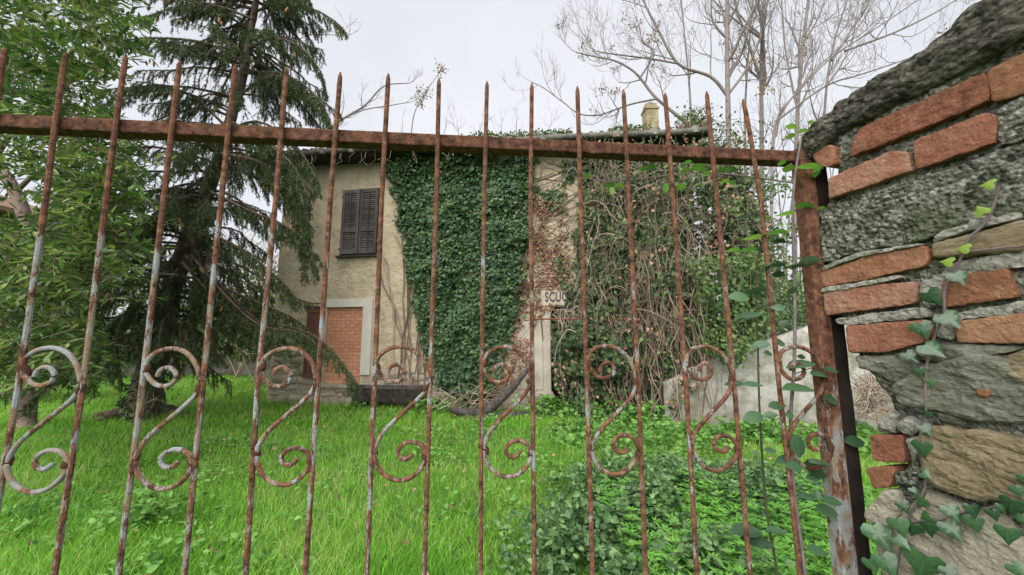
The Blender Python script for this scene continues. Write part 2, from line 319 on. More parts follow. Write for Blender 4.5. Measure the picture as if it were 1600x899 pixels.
def veins(m, col, kind):
    nt = m.node_tree; N = nt.nodes; L = nt.links; b = N["Principled BSDF"]; base = b.inputs["Base Color"].links[0].from_socket
    tc = N.new("ShaderNodeTexCoord"); sp = N.new("ShaderNodeSeparateXYZ"); L.new(tc.outputs["Object"], sp.inputs[0])
    def mth(op, a, c=None):
        q = N.new("ShaderNodeMath"); q.operation = op
        for i, v in enumerate((a, c)):
            if v is None: continue
            if isinstance(v, (int, float)): q.inputs[i].default_value = v
            else: L.new(v, q.inputs[i])
        return q.outputs[0]
    ax = mth('ABSOLUTE', sp.outputs["X"])
    if kind == 'palm':
        an = mth('ARCTAN2', sp.outputs["X"], sp.outputs["Y"]); r = mth('SQRT', mth('ADD', mth('MULTIPLY', sp.outputs["X"], sp.outputs["X"]), mth('MULTIPLY', sp.outputs["Y"], sp.outputs["Y"])))
        v = mth('MULTIPLY', mth('ABSOLUTE', mth('SINE', mth('MULTIPLY', an, 3.6))), mth('ADD', r, .05))
    else:
        side = mth('ABSOLUTE', mth('SINE', mth('MULTIPLY', mth('SUBTRACT', sp.outputs["Y"], ax), 22)))
        v = mth('MINIMUM', mth('MULTIPLY', ax, 2), mth('ADD', mth('MULTIPLY', side, .12), .01))
    k = N.new("ShaderNodeMapRange"); L.new(v, k.inputs["Value"]); k.inputs["From Min"].default_value = .075 if kind == 'palm' else .035; k.inputs["From Max"].default_value = .02 if kind == 'palm' else .01; k.inputs["To Max"].default_value = .55 if kind == 'palm' else .5
    mx_ = N.new("ShaderNodeMix"); mx_.data_type = 'RGBA'; L.new(k.outputs["Result"], mx_.inputs["Factor"]); L.new(base, mx_.inputs["A"]); mx_.inputs["B"].default_value = (*col, 1); L.new(mx_.outputs["Result"], b.inputs["Base Color"])
veins(M['ivy_o'], (.075, .15, .07), 'palm'); veins(M['rose_b'], (.2, .36, .1), 'pinn'); veins(M['rose_d'], (.075, .15, .075), 'pinn')
M['rust_rail'] = rusty("rusted_rail", .03, False, tone=.72)
M['rust_bar'] = rusty("rusted_bar_paint", .235)
M['rust_scroll'] = rusty("rusted_scroll_paint", .27)
M['rust_stile'] = rusty("rusted_stile_paint", .25, False, 1.35, 1.62)
M['iron_dark'] = material("shade_black_iron", [(.012, .01, .009), (.03, .02, .016)], 20, rough=.8)  # near-black colour paints in the shade beside the gate edge
M['railing'] = material("railing_iron", [(.05, .05, .048), (.09, .09, .085)], 10)

# ------------------------------------------------------------------ ground and lawn
gx = np.concatenate([[-400, -120, -60], np.linspace(-30, 30, 61), [60, 120, 400]])
gy = np.concatenate([[-300, -60, -15], np.linspace(-4, 30, 52), [45, 90, 200, 600]])
GXX, GYY = np.meshgrid(gx, gy)
def gz(x, y): return 0.0
GV = np.column_stack([GXX.ravel(), GYY.ravel(), np.zeros(GXX.size)])
nx_, ny_ = len(gx), len(gy)
ii = (np.arange(ny_ - 1)[:, None] * nx_ + np.arange(nx_ - 1)[None]).ravel()
g = part("ground", GV, [np.column_stack([ii, ii + 1, ii + nx_ + 1, ii + nx_])], M['soil'], kind="structure")

def in_house(x, y, pad=0.0):
    q = np.column_stack([x, y]) - HOUSE.o; u = q @ HOUSE.d; v = -(q @ HOUSE.n)
    return (u > -1.3 - pad) & (u < 9.2 + pad) & (v > -pad) & (v < 6.5)
def blades(n, y0, y1, powr, hmin, hmax, wd):
    t = RNG.random(n)
    a = 1 - powr
    y = (y0 ** a + t * (y1 ** a - y0 ** a)) ** (1 / a)
    x = (RNG.random(n) * 2 - 1) * (1.42 * y + .6)
    k = ~in_house(x, y) & ~((x > 2.8) & (y > 7.35 - .19 * (x - 2.8)) & (y < 7.6))
    x, y = x[k], y[k]; n = len(x)
    cl = np.array([noise.noise(Vector((a_ * .9, b_ * .9, 3))) for a_, b_ in zip(x, y)])
    h = (hmin + (hmax - hmin) * RNG.random(n) ** 1.5) * (1 + .4 * cl)
    la = np.array([noise.noise(Vector((a_ * 1.3, b_ * 1.3, 9))) for a_, b_ in zip(x, y)]) * 4 + RNG.normal(0, 2.2, n)
    ln = h * RNG.uniform(.25, .95, n)
    dx, dy = np.cos(la) * ln, np.sin(la) * ln
    sa = RNG.random(n) * math.pi; wv = wd * np.maximum(1, y / 4) * RNG.uniform(.6, 1.3, n)
    sx, sy = np.cos(sa) * wv, np.sin(sa) * wv; z0 = np.zeros(n)
    V = np.stack([np.column_stack([x - sx, y - sy, z0]), np.column_stack([x + sx, y + sy, z0]),
                  np.column_stack([x + dx * .35 + sx * .8, y + dy * .35 + sy * .8, h * .62]), np.column_stack([x + dx * .35 - sx * .8, y + dy * .35 - sy * .8, h * .62]),
                  np.column_stack([x + dx, y + dy, h * .95])], 1).reshape(-1, 3)
    b = np.arange(n)[:, None] * 5
    return V, b + np.array([[0, 1, 2, 3]]), b + np.array([[3, 2, 4]])
gb = Batch()
gb.add(*blades(210000, 1.5, 7.5, 1.5, .045, .14, .0026))
gb.add(*blades(95000, 7, 18, 1.4, .05, .16, .0032))
o = gb.build("grass", M['grass'], kind="stuff")
tag(o, "long bright green grass of the overgrown lawn behind the gate", "grass")

def weeds(name, label, regions, mat, T, per, size, hgt, kind="stuff", cat="weeds"):
    """low leafy plants: rosettes and short stems over elliptical regions (x, y, rx, ry, h)"""
    b = Batch()
    for (x, y, rx, ry, n, h) in regions:
        a = RNG.random(n) * 2 * math.pi; r = np.abs(RNG.normal(0, .62, n)) if h > .25 else np.sqrt(RNG.random(n))
        px, py = x + rx * r * np.cos(a), y + ry * r * np.sin(a)
        k = ~in_house(px, py, .02); px, py, r = px[k], py[k], r[k]; n = len(px)
        gap = np.array([nz((p, q, 0), 3.1, 8) + .5 * nz((p, q, 0), 7, 2) for p, q in zip(px, py)]) > -.3; px, py, r = px[gap], py[gap], r[gap]; n = len(px)
        top = h * np.maximum(.12, 1 - .45 * r ** 2) * (.7 + .9 * np.array([nz((p, q, 0), 2.2, 4) for p, q in zip(px, py)]) + .25)
        P = np.column_stack([px, py, RNG.uniform(.15, 1, n) * np.maximum(top, .04)])
        P = np.repeat(P, per, 0) + rnd(n * per, size * .45) * [1, 1, .5]
        P[:, 2] = np.maximum(P[:, 2], .01)
        ax = rnd(n * per) * [1, 1, .45]; ax[:, 2] += .1
        nr = rnd(n * per, .6) + [0, -.2, 1]
        b.add(*scatter(T, P, ax, nr, size * RNG.uniform(.4, 1.45, n * per)))
    o = b.build(name, mat, kind=kind)
    return tag(o, label, cat)
weeds("lawn_weeds", "scattered broad leaved weeds growing low among the lawn grass",
      [(RNG.uniform(-5, 3), RNG.uniform(2.6, 8), .4, .3, 55, .14) for _ in range(70)] + [(-3.1, 3.4, .6, .4, 380, .3)], M['weed'], OVAL, 2, .05, .15)
weeds("nettle_bed", "band of leafy nettles along the foot of the house and concrete wall",
      [(-1.6, 8.35, .8, .3, 420, .28), (.9, 7.9, 1.0, .5, 800, .4), (2.2, 7.3, 1.2, .5, 800, .35), (3.8, 6.3, 1.4, .5, 800, .3), (2.0, 6.2, 1.6, .8, 900, .22), (5, 5.8, 1.2, .8, 600, .3), (-3.3, 8.75, .5, .2, 150, .3)],
      M['weed'], BROAD, 2, .075, .3)
weeds("bramble_patch", "low dark green bramble thicket behind the right half of the gate",
      [(1.0, 3.1, 1.0, .5, 2600, .36), (1.7, 4.0, 1.2, .9, 3300, .38), (2.4, 3.6, .9, .8, 1800, .4), (.5, 2.72, .5, .3, 1100, .34), (1.3, 2.55, .8, .35, 1300, .32), (.9, 3.9, .5, .4, 700, .35)], M['bramble'], OVAL, 3, .05, .4, cat="brambles")
b = Batch(); n = 420; lx = RNG.uniform(-5, 4, n); ly = RNG.uniform(2.4, 9, n); k = ~in_house(lx, ly, .1); lx, ly = lx[k], ly[k]; n = len(lx)
b.add(*scatter(OVAL, np.column_stack([lx, ly, RNG.uniform(.04, .13, n)]), rnd(n) * [1, 1, .4], rnd(n, .5) + [0, 0, 1], RNG.uniform(.03, .07, n)))
tag(b.build("fallen_leaves", M['ivy_dead'], kind="stuff"), "dry brown leaves lying scattered on the grass", "fallen leaves")
# cleavers: whorls of narrow leaves
b = Batch(); n = 900
px = RNG.uniform(.75, 2.9, n); py = RNG.uniform(2.2, 3.7, n); hh = RNG.uniform(.12, .42, n)
for tier in (1, .72, .45):
    for k in range(7):
        a = RNG.random(n) * .5 + k * 2 * math.pi / 7
        b.add(*scatter(leaf_t(.13), np.column_stack([px + rnd(n, .008)[:, 0], py, hh * tier]), np.column_stack([np.cos(a), np.sin(a), np.full(n, .35)]), rnd(n, .15) + [0, 0, 1], RNG.uniform(.03, .055, n)))
o = b.build("cleavers", M['cleaver'], kind="stuff")
tag(o, "bright green cleavers with starry leaf whorls beside the gate post", "weeds")

# ------------------------------------------------------------------ house
HR = thing("house", "derelict two storey rendered house half swallowed by ivy behind the gate", "house", HOUSE.p(0, 0, 0), HOUSE.rot)
U0, U1, DEPTH = -1.3, 8.75, 6.0
def eave_z(u): return 6.1 - .04 * (u + .4)
OPEN = [(.2, 1.19, .5, 2.33), (5.72, 7.3, 0.0, 2.26)]
us = sorted(set(np.round(np.concatenate([np.arange(U0, U1 + .01, .1), [o_[0] for o_ in OPEN], [o_[1] for o_ in OPEN]]), 3)))
zs = sorted(set(np.round(np.concatenate([np.arange(0, 6.01, .1), [o_[2] for o_ in OPEN], [o_[3] for o_ in OPEN]]), 3)))
V, F = [], []
for z in zs:
    for u in us:
        edge = any(a - .02 <= u <= b_ + .02 and c - .02 <= z <= d_ + .02 for a, b_, c, d_ in OPEN)
        off = 0 if edge else .02 * nz((u, 0, z), 1.1) + .012 * nz((u, 0, z), 4.5, 5)
        V.append(HOUSE.p(u, off, z if z < 5.99 else eave_z(u) - .02))
nu = len(us)
for j in range(len(zs) - 1):
    for i in range(nu - 1):
        cu, cz = (us[i] + us[i + 1]) / 2, (zs[j] + zs[j + 1]) / 2
        if any(a < cu < b_ and c < cz < d_ for a, b_, c, d_ in OPEN): continue
        F.append([j * nu + i, j * nu + i + 1, (j + 1) * nu + i + 1, (j + 1) * nu + i])
bt = Batch(); bt.add(V, F)
for a, b_, c, d_ in OPEN:      # reveals
    r = [HOUSE.p(a, 0, c), HOUSE.p(b_, 0, c), HOUSE.p(b_, 0, d_), HOUSE.p(a, 0, d_), HOUSE.p(a, -.3, c), HOUSE.p(b_, -.3, c), HOUSE.p(b_, -.3, d_), HOUSE.p(a, -.3, d_)]
    bt.add(r, [[0, 4, 5, 1], [1, 5, 6, 2], [2, 6, 7, 3], [3, 7, 4, 0]])
e0, e1 = eave_z(U0) - .02, eave_z(U1) - .02
c = [HOUSE.p(U0, 0, 0), HOUSE.p(U1, 0, 0), HOUSE.p(U1, -DEPTH, 0), HOUSE.p(U0, -DEPTH, 0), HOUSE.p(U0, 0, e0), HOUSE.p(U1, 0, e1), HOUSE.p(U1, -DEPTH, e1), HOUSE.p(U0, -DEPTH, e0)]
bt.add(c, [[1, 2, 6, 5], [2, 3, 7, 6], [3, 0, 4, 7]])
bt.build("wall", M['plaster'], HR)
# roof: hipped, low, with a dark boarded soffit, a gutter and clay tile courses
OV = .5; rz = 1.35
def eo(u): return eave_z(u) + .1
A = [HOUSE.p(U0 - OV, OV, eo(U0)), HOUSE.p(U1 + .3, OV, eo(U1)), HOUSE.p(U1 + .3, -DEPTH - OV, eo(U1)), HOUSE.p(U0 - OV, -DEPTH - OV, eo(U0)), HOUSE.p(U0 + 3, -DEPTH / 2, eo(U0) + rz), HOUSE.p(U1 - 2.7, -DEPTH / 2, eo(U1) + rz + .1)]
roof = part("roof", A, [[[0, 1, 5, 4], [2, 3, 4, 5]], [[1, 2, 5], [3, 0, 4]]], M['tile'], HR)
bt = Batch()
bt.box([(p[0], p[1], p[2] - .1) for p in A[:4]] + [(p[0], p[1], p[2] - .01) for p in A[:4]])
bt.build("soffit", M['eave'], roof)
bt = Batch()
for k in range(48):
    u = U0 - OV + .1 + k * (U1 - U0 + OV + .1) / 47
    f = (u - U0) / (U1 - U0)
    top = min(1.0, max(.05, (u - (U0 - OV)) / 3.4), max(.05, (U1 + .3 - u) / 3))
    p0 = np.array(HOUSE.p(u, OV + .03, eo(u) + .02)); p1 = np.array(HOUSE.p(u, OV - (DEPTH / 2 + OV) * top, eo(u) + .02 + rz * top))
    bt.tube([p0, p1], [.06, .055], 8)
bt.build("roof_tiles", M['tile'], roof, kind="stuff")
pth = [HOUSE.p(u, OV + .08, eo(u) - .06 + .02 * math.sin(u * 1.3)) for u in np.linspace(U0 - OV, U1 + .3, 30)]
bt = Batch(); bt.tube(pth, .065, 8)
for u in np.linspace(U0, U1, 14): bt.tube([HOUSE.p(u, OV + .085, eo(u) - .13), HOUSE.p(u, OV + .085, eo(u) + .01)], .073, 8)
bt.build("gutter", M['gutter'], HR, True)
cp = at(1015, 168, 11.2); cq = at(1015, 205, 11.2)
bt = Batch()
for (hw, z0, z1) in ((.19, 6.6, cp[2] - .16), (.22, cp[2] - .16, cp[2] - .1), (.165, cp[2] - .1, cp[2] + .05)):
    q = [(cp[0] + sx * hw, cp[1] + sy * hw) for sx, sy in ((-1, -1), (1, -1), (1, 1), (-1, 1))]
    bt.box([(x, y, z0) for x, y in q] + [(x, y, z1) for x, y in q])
bt.build("chimney", M['chimney'], roof)
bt = Batch(); bt.tube([(cp[0], cp[1], cp[2] + .05), (cp[0], cp[1], cp[2] + .12)], [.14, .1], 10); bt.build("chimney_pot", M['eave'], roof)

# closed louvred shutters upstairs
wu0, wu1, wz0, wz1 = .5, 1.48, 3.64, 5.3
wn = link(bpy.data.objects.new("window", None), HR); wn.location = (wu0, 0, wz0)
bt = Batch(); bt.pbox(HOUSE, wu0 - .02, wu1 + .02, 0, .03, wz0 - .02, wz1 + .02); bt.build("dark_backing", M['eave'], wn)  # solid dark panel painted in for the shaded opening behind the slats
bt = Batch(); bt.pbox(HOUSE, wu0 - .1, wu1 + .1, 0, .1, wz0 - .075, wz0 - .035); bt.build("sill", M['eave'], wn)
mid = (wu0 + wu1) / 2
slat_me = None
for a, b_ in ((wu0, mid - .012), (mid + .012, wu1)):
    bt = Batch(); st = .07
    bt.pbox(HOUSE, a, a + st, .035, .085, wz0, wz1); bt.pbox(HOUSE, b_ - st, b_, .035, .085, wz0, wz1)
    for z0, z1 in ((wz0, wz0 + .1), (wz0 + .56, wz0 + .65), (wz1 - .09, wz1)): bt.pbox(HOUSE, a + st, b_ - st, .037, .083, z0, z1)
    bt.pbox(HOUSE, (a + b_) / 2 - .009, (a + b_) / 2 + .009, .085, .097, wz0 + .1, wz1 - .09)
    for zz in (wz0 + .1, wz1 - .2): bt.pbox(HOUSE, (a - .03) if a == wu0 else b_, a if a == wu0 else b_ + .03, .05, .09, zz, zz + .06)
    bt.build("shutter", M['shutter'], wn)
    for lo, hi in ((wz0 + .105, wz0 + .555), (wz0 + .655, wz1 - .095)):
        k = int((hi - lo) / .052)
        for i in range(k):
            z = lo + (hi - lo) * (i + .5) / k
            o1, o2 = .045, .08
            q = [HOUSE.p(u, o_, z + dz) for u, o_, dz in ((a + st, o1, .022), (b_ - st, o1, .022), (b_ - st, o1 + .006, .03), (a + st, o1 + .006, .03))]
            q2 = [HOUSE.p(u, o_, z + dz) for u, o_, dz in ((a + st, o2 - .006, -.03), (b_ - st, o2 - .006, -.03), (b_ - st, o2, -.022), (a + st, o2, -.022))]
            s_ = Batch(); s_.box([q2[0], q2[1], q[1], q[0], q2[3], q2[2], q[2], q[3]])
            s_.build("slat", M['shutter'], wn)
# bricked up doorway: pale surround, recessed orange bricks one by one, an open wooden shutter to its left
a, b_, c, d_ = OPEN[0]
bt = Batch()
bt.pbox(HOUSE, b_ + .003, b_ + .25, -.002, .035, .72, d_ + .003); bt.pbox(HOUSE, a - .12, b_ + .25, -.002, .037, d_ + .003, d_ + .2); bt.pbox(HOUSE, a - .12, a - .003, -.002, .035, .72, d_ + .003)
bt.build("door_surround", M['trim'], HR)
bt = Batch(); bt.pbox(HOUSE, a + .001, b_ - .001, -.2, -.062, c + .001, d_ - .001); inf = bt.build("infill_panel", M['joint'], HR)
rows = 22; rh = (d_ - c) / rows; brick_mes = {}
for r in range(rows):
    u = a - (.13 if r % 2 else 0)
    while u < b_ - .03:
        u0_, u1_ = max(u, a + .002) + .005, min(u + .25, b_ - .002) - .005
        if u1_ - u0_ > .02:
            key = (round(u1_ - u0_, 2))
            if key not in brick_mes:
                bt = Batch(); w_, h_, d2 = u1_ - u0_, rh - .011, .02
                bt.box([(0, 0, 0), (w_, 0, 0), (w_, d2, 0), (0, d2, 0), (0, 0, h_), (w_, 0, h_), (w_, d2, h_), (0, d2, h_)])
                brick_mes[key] = npmesh("brick", np.concatenate(bt.V), [np.concatenate(p) for p in bt.P.values()], M['infill'])
            o = bpy.data.objects.new("brick", brick_mes[key]); link(o, inf)
            o.location = Vector((u0_, .044 + RNG.uniform(-.002, .004), c + r * rh + .006))
            o.rotation_euler.z = RNG.normal(0, .008)
        u += .25
bt = Batch()
for (x0, x1) in ((-.28, -.1), (-.095, .085)): bt.pbox(HOUSE, x0, x1, .05, .075, .62, 2.3)
for z in (.62, 1.36, 2.2): bt.pbox(HOUSE, -.285, .09, .076, .095, z, z + .1)
for x in (-.285, .03): bt.pbox(HOUSE, x, x + .06, .0765, .094, .72, 2.2)
bt.build("door_shutter", M['shutter_red'], HR)
bt = Batch(); bt.pbox(HOUSE, -.36, .12, .0, .1, 2.31, 2.36); bt.build("shutter_hood", M['eave'], HR)
bt = Batch(); bt.pbox(HOUSE, a - .1, b_ + .1, 0, .06, c - .09, c - .001); bt.build("door_sill", M['housestone'], HR)
# doorway to the right with plastered jambs, painted lintel and an iron canopy bar
a, b_, c, d_ = OPEN[1]
bt = Batch(); bt.pbox(HOUSE, a - .01, b_ + .01, -.4, -.302, 0, d_ + .01); bt.build("doorway_back", M['dark'], HR)  # near-black panel stands in for the unlit interior
for x_ in (a - .17, b_ + .01): bt = Batch(); bt.pbox(HOUSE, x_, x_ + .16, -.002, .06, 0, d_); bt.build("door_jamb", M['plaster_grey'], HR)
bt = Batch(); bt.pbox(HOUSE, 4.75, a - .18, .0, .035, 0.05, 1.95); bt.build("plaster_pier", M['plaster_grey'], HR)
bt = Batch(); bt.pbox(HOUSE, 5.5, 7.0, .0, .04, d_ + .03, d_ + .44); sg = bt.build("lintel_sign", M['sign'], HR)
tx = bpy.data.curves.new("lettering", 'FONT'); tx.body = "SCUOLA"; tx.size = .3; tx.space_character = 1.12; tx.extrude = .004; tx.offset = .007
to = bpy.data.objects.new("lettering", tx); S.collection.objects.link(to)
me = bpy.data.meshes.new_from_object(to.evaluated_get(bpy.context.evaluated_depsgraph_get())); bpy.data.objects.remove(to)
lo = bpy.data.objects.new("lettering", me); me.materials.clear(); me.materials.append(M['paint_letter']); link(lo, sg)
lo.location = (5.6, -.0445, d_ + .12); lo.rotation_euler = (math.radians(90), 0, 0); lo.scale = (.6, 1, 1)
bt = Batch(); bt.tube([HOUSE.p(5.42, .45, 1.98), HOUSE.p(7.42, .45, 1.96)], .02, 6)
for u in (5.55, 7.35): bt.tube([HOUSE.p(u, .0, 1.98), HOUSE.p(u, .45, 1.98)], .014, 5); bt.tube([HOUSE.p(u, .02, 1.5), HOUSE.p(u, .42, 1.96)], .012, 5)
bt.build("canopy_bar", M['ironbar'], HR)

# rubble stones showing where the render has fallen from the foot of the wall
def lump(w_, h_, d_, seed, nx=7, nzz=6, amp=.22, power=5):
    """a rounded stone: front face bulging along -y, width x, height z, back at y = 0"""
    V = []; F = []
    for j in range(nzz + 1):
        for i in range(nx + 1):
            a, b2 = 2 * i / nx - 1, 2 * j / nzz - 1
            m_ = (abs(a) ** power + abs(b2) ** power) ** (1 / power); k = max(abs(a), abs(b2)) / m_ if m_ > 1e-6 else 1
            x, z = a * k * w_ / 2, b2 * k * h_ / 2
            dd = d_ * (1 - max(0, min(1, m_ * k)) ** 4 * .95)
            nn = noise.noise(Vector((x * 5 / w_ + seed, z * 3 / h_ + seed, seed)))
            edge = 1 + amp * noise.noise(Vector((a * 1.3 + seed * 3, b2 * 1.3, seed)))
            V.append((x * edge, -(dd * (1 + .4 * nn)), z * edge))
    for j in range(nzz):
        for i in range(nx):
            q = j * (nx + 1) + i; F.append([q, q + 1, q + nx + 2, q + nx + 1])
    ring = [i for i in range(nx + 1)] + [j * (nx + 1) + nx for j in range(1, nzz + 1)] + [nzz * (nx + 1) + i for i in range(nx - 1, -1, -1)] + [j * (nx + 1) for j in range(nzz - 1, 0, -1)]
    base = len(V)
    for r_ in ring: V.append((V[r_][0], .03, V[r_][2]))
    m_ = len(ring)
    for i in range(m_): F.append([ring[(i + 1) % m_], ring[i], base + i, base + (i + 1) % m_])
    return np.array(V), np.array(F)
bt = Batch(); bt.pbox(HOUSE, -1.29, 3.4, .0, .012, 0, .46); bt.pbox(HOUSE, -1.285, -.4, .0, .004, .462, .9); bt.pbox(HOUSE, 4.7, 5.7, .036, .045, 0, .5)
rub = bt.build("rubble_bed", M['mortar_h'], HR)
smes = [npmesh("stone", *(lambda vf: (vf[0], [vf[1]]))(lump(1, 1, .35, s * 3.1)), M['housestone'], True) for s in range(7)]
def course(u0, u1, z0, z1, o0, avg, skip=.1):
    z = z0
    while z < z1 - .03:
        h = RNG.uniform(.5, 1.5) * avg * .62; h = min(h, z1 - z)
        u = u0 + RNG.uniform(0, .08)
        while u < u1 - .04:
            w_ = RNG.uniform(.5, 1.9) * avg
            if RNG.random() < skip: u += w_; continue
            o = bpy.data.objects.new("stone", smes[RNG.integers(7)]); link(o, rub)
            hh = h * RNG.uniform(.6, 1.15)
            o.location = (u + w_ / 2, -o0, z + h / 2 + RNG.normal(0, .02)); o.scale = (w_ * RNG.uniform(.8, .97), RNG.uniform(.05, .11), hh); o.rotation_euler.y = RNG.normal(0, .13)
            u += w_
        z += h
course(-1.25, 3.35, .02, .46, .01, .27); course(-1.27, -.42, .47, 1.7, .01, .26, .5); course(4.72, 5.5, .02, .48, .044, .24, .2); course(1.5, 3.2, .47, .8, .002, .24, .35)

# ------------------------------------------------------------------ ivy and creepers on the house
def poly_sample(poly, n, off=.1):
    P = np.array([HOUSE.hit(x, y, off) for x, y in poly]); lo_, hi_ = P.min(0), P.max(0); out = []
    tot = 0
    while tot < n:
        q = RNG.uniform(lo_, hi_, (n * 2, 2)); ins = np.zeros(len(q), bool); j = len(P) - 1
        for i in range(len(P)):
            xi, yi = P[i]; xj, yj = P[j]
            ins ^= ((yi > q[:, 1]) != (yj > q[:, 1])) & (q[:, 0] < (xj - xi) * (q[:, 1] - yi) / (yj - yi + 1e-12) + xi); j = i
        out.append(q[ins]); tot += ins.sum()
    q = np.concatenate(out)[:n]; return q[:, 0], q[:, 1]
HN = np.array([*HOUSE.n, 0]); HD = np.array([*HOUSE.d, 0]); UP = np.array([0, 0, 1.])
def wall_leaves(b, poly, n, o0, o1, size, T=IVY5, lump_=.0, thresh=None, tsc=1.6, seed=0, spread=.5, rag=0.0):
    u, z = poly_sample(poly, n)
    nn = np.array([nz((a, 0, c), 1.4, seed) + .5 * nz((a, 0, c), 3.5, seed + 3) for a, c in zip(u, z)])
    if thresh is not None:
        t2 = np.array([nz((a, 0, c), tsc, seed + 7) + .6 * nz((a, 0, c), tsc * 3, seed + 9) for a, c in zip(u, z)])
        k = t2 + RNG.normal(0, .15, n) > thresh; u, z, nn = u[k], z[k], nn[k]
    k = ~((u > 5.5) & (u < 6.06) & (z > 2.33) & (z < 2.66)); u, z, nn = u[k], z[k], nn[k]
    if rag: u = u + rag * np.array([nz((0, 0, c), 3.3, seed) + .6 * nz((0, 0, c), 9, seed + 2) for c in z]) + RNG.normal(0, rag * .45, len(u))
    n = len(u)
    o_ = o0 + (o1 - o0) * RNG.random(n) + lump_ * np.maximum(0, nn + .35)
    ax = -UP[None] + .25 * HN + rnd(n, spread); nr = HN[None] * 1 + .45 * UP + rnd(n, .35)
    b.add(*scatter(T, HOUSE.pa(u, o_, z), ax, nr, size * RNG.uniform(.4, 1.3, n)))
IV = thing("ivy", "thick dark green ivy sheet climbing the middle of the house wall", "ivy", HOUSE.p(3.8, .0, 0), HOUSE.rot)
main = [(607, 256), (622, 300), (632, 350), (643, 410), (652, 480), (664, 525), (676, 560), (688, 612), (765, 622), (782, 560), (800, 490), (815, 420), (822, 350), (832, 300), (828, 246), (610, 246)]
b = Batch()
wall_leaves(b, main, 22000, .02, .12, .076, lump_=.18, rag=.16, thresh=-.42, tsc=2.2)
wall_leaves(b, main, 13000, .05, .15, .076, lump_=.3, thresh=.02, rag=.16)
wall_leaves(b, [(600, 262), (625, 258), (650, 400), (668, 520), (690, 600), (672, 585), (655, 530), (636, 450), (628, 380), (612, 330)], 2600, .01, .06, .075, thresh=.08, tsc=2.4)
wall_leaves(b, [(820, 246), (905, 246), (912, 420), (893, 470), (870, 440), (862, 330), (840, 300)], 1500, .02, .1, .075, thresh=.1, tsc=1.6)
wall_leaves(b, [(795, 300), (830, 300), (845, 470), (800, 520), (770, 600), (770, 540)], 900, .02, .1, .08, thresh=.15, tsc=2)
b.build("foliage", M['ivy'], IV, kind="stuff")
b = Batch(); wall_leaves(b, main, 800, .1, .3, .07, lump_=.2, thresh=.15, seed=31, tsc=2.5, rag=.16); b.build('young_foliage', M['shoot'], IV, kind='stuff')
b = Batch()
for k in range(60):
    x = RNG.uniform(625, 815); u, z = HOUSE.hit(x, 620); z = .1; pts = []
    du = 0
    for s_ in range(12):
        pts.append(HOUSE.p(u, .03, z)); z += RNG.uniform(.2, .55); du += RNG.normal(0, .05); u += du * .5 + RNG.normal(0, .05)
        if z > 5.7: break
    b.tube(curve(pts, 2), RNG.uniform(.006, .02), 4)
b.build("stems", M['drystem'], IV, kind="stuff")
DV = thing("dead_ivy", "dried brown ivy clinging to the wall between the green ivy and the doorway", "ivy", HOUSE.p(5.0, 0, 0), HOUSE.rot)
dead = [(815, 300), (880, 320), (893, 440), (880, 470), (838, 500), (830, 560), (790, 615), (765, 612), (785, 540), (808, 450), (818, 380)]
b = Batch()
wall_leaves(b, dead, 9000, .01, .06, .055, T=KITE, lump_=.03, thresh=-.2, tsc=1.6, spread=.9)
wall_leaves(b, main, 350, .15, .3, .05, T=KITE, thresh=.25, tsc=2.5, spread=.9)
b.build("dead_leaves", M['ivy_dead'], DV, kind="stuff")
b = Batch()
for k in range(130):
    u, z = poly_sample(dead, 1); u, z = u[0], z[0]
    pts = [HOUSE.p(u + RNG.normal(0, .1) * s_, .025, z + s_ * .22) for s_ in range(5)]
    b.tube(curve(pts, 2), RNG.uniform(.004, .011), 4)
b.build("stems", M['drystem'], DV, kind="stuff")
CV = thing("creeper", "tangled creeper of dry hanging stems burying the right end of the house", "creeper", HOUSE.p(8, 0, 0), HOUSE.rot)
right = [(908, 246), (1105, 240), (1150, 290), (1178, 380), (1180, 500), (1120, 560), (1060, 610), (1035, 650), (985, 655), (905, 640), (866, 600), (866, 520), (912, 497), (905, 420), (912, 330)]
b = Batch()
wall_leaves(b, right, 13500, .1, .4, .095, lump_=.6, seed=11)
wall_leaves(b, [(905, 250), (990, 250), (975, 420), (940, 500), (908, 500), (902, 400)], 4500, .1, .3, .1, lump_=.3, seed=3, thresh=-.2)
wall_leaves(b, [(872, 452), (990, 440), (990, 520), (895, 500)], 900, .05, .2, .085, seed=15)
wall_leaves(b, [(862, 490), (990, 490), (1000, 640), (880, 640), (866, 560)], 2600, -.1, .12, .1, thresh=-.15, seed=5)
b.build("foliage", M['ivy_dark'], CV, kind="stuff")
b = Batch()
wall_leaves(b, right, 2300, .5, .9, .085, T=OVAL, lump_=.5, thresh=.12, seed=21, spread=.9)
wall_leaves(b, [(1060, 420), (1150, 410), (1170, 500), (1120, 570), (1070, 540)], 2000, .7, 1.2, .09, T=OVAL, lump_=.3, seed=2, spread=.8)
wall_leaves(b, [(1100, 260), (1230, 300), (1240, 480), (1150, 520), (1110, 400)], 2600, .2, .9, .09, T=OVAL, thresh=-.05, seed=6, spread=.9)
b.build("shoot_leaves", M['shoot'], CV, kind="stuff")
b = Batch()
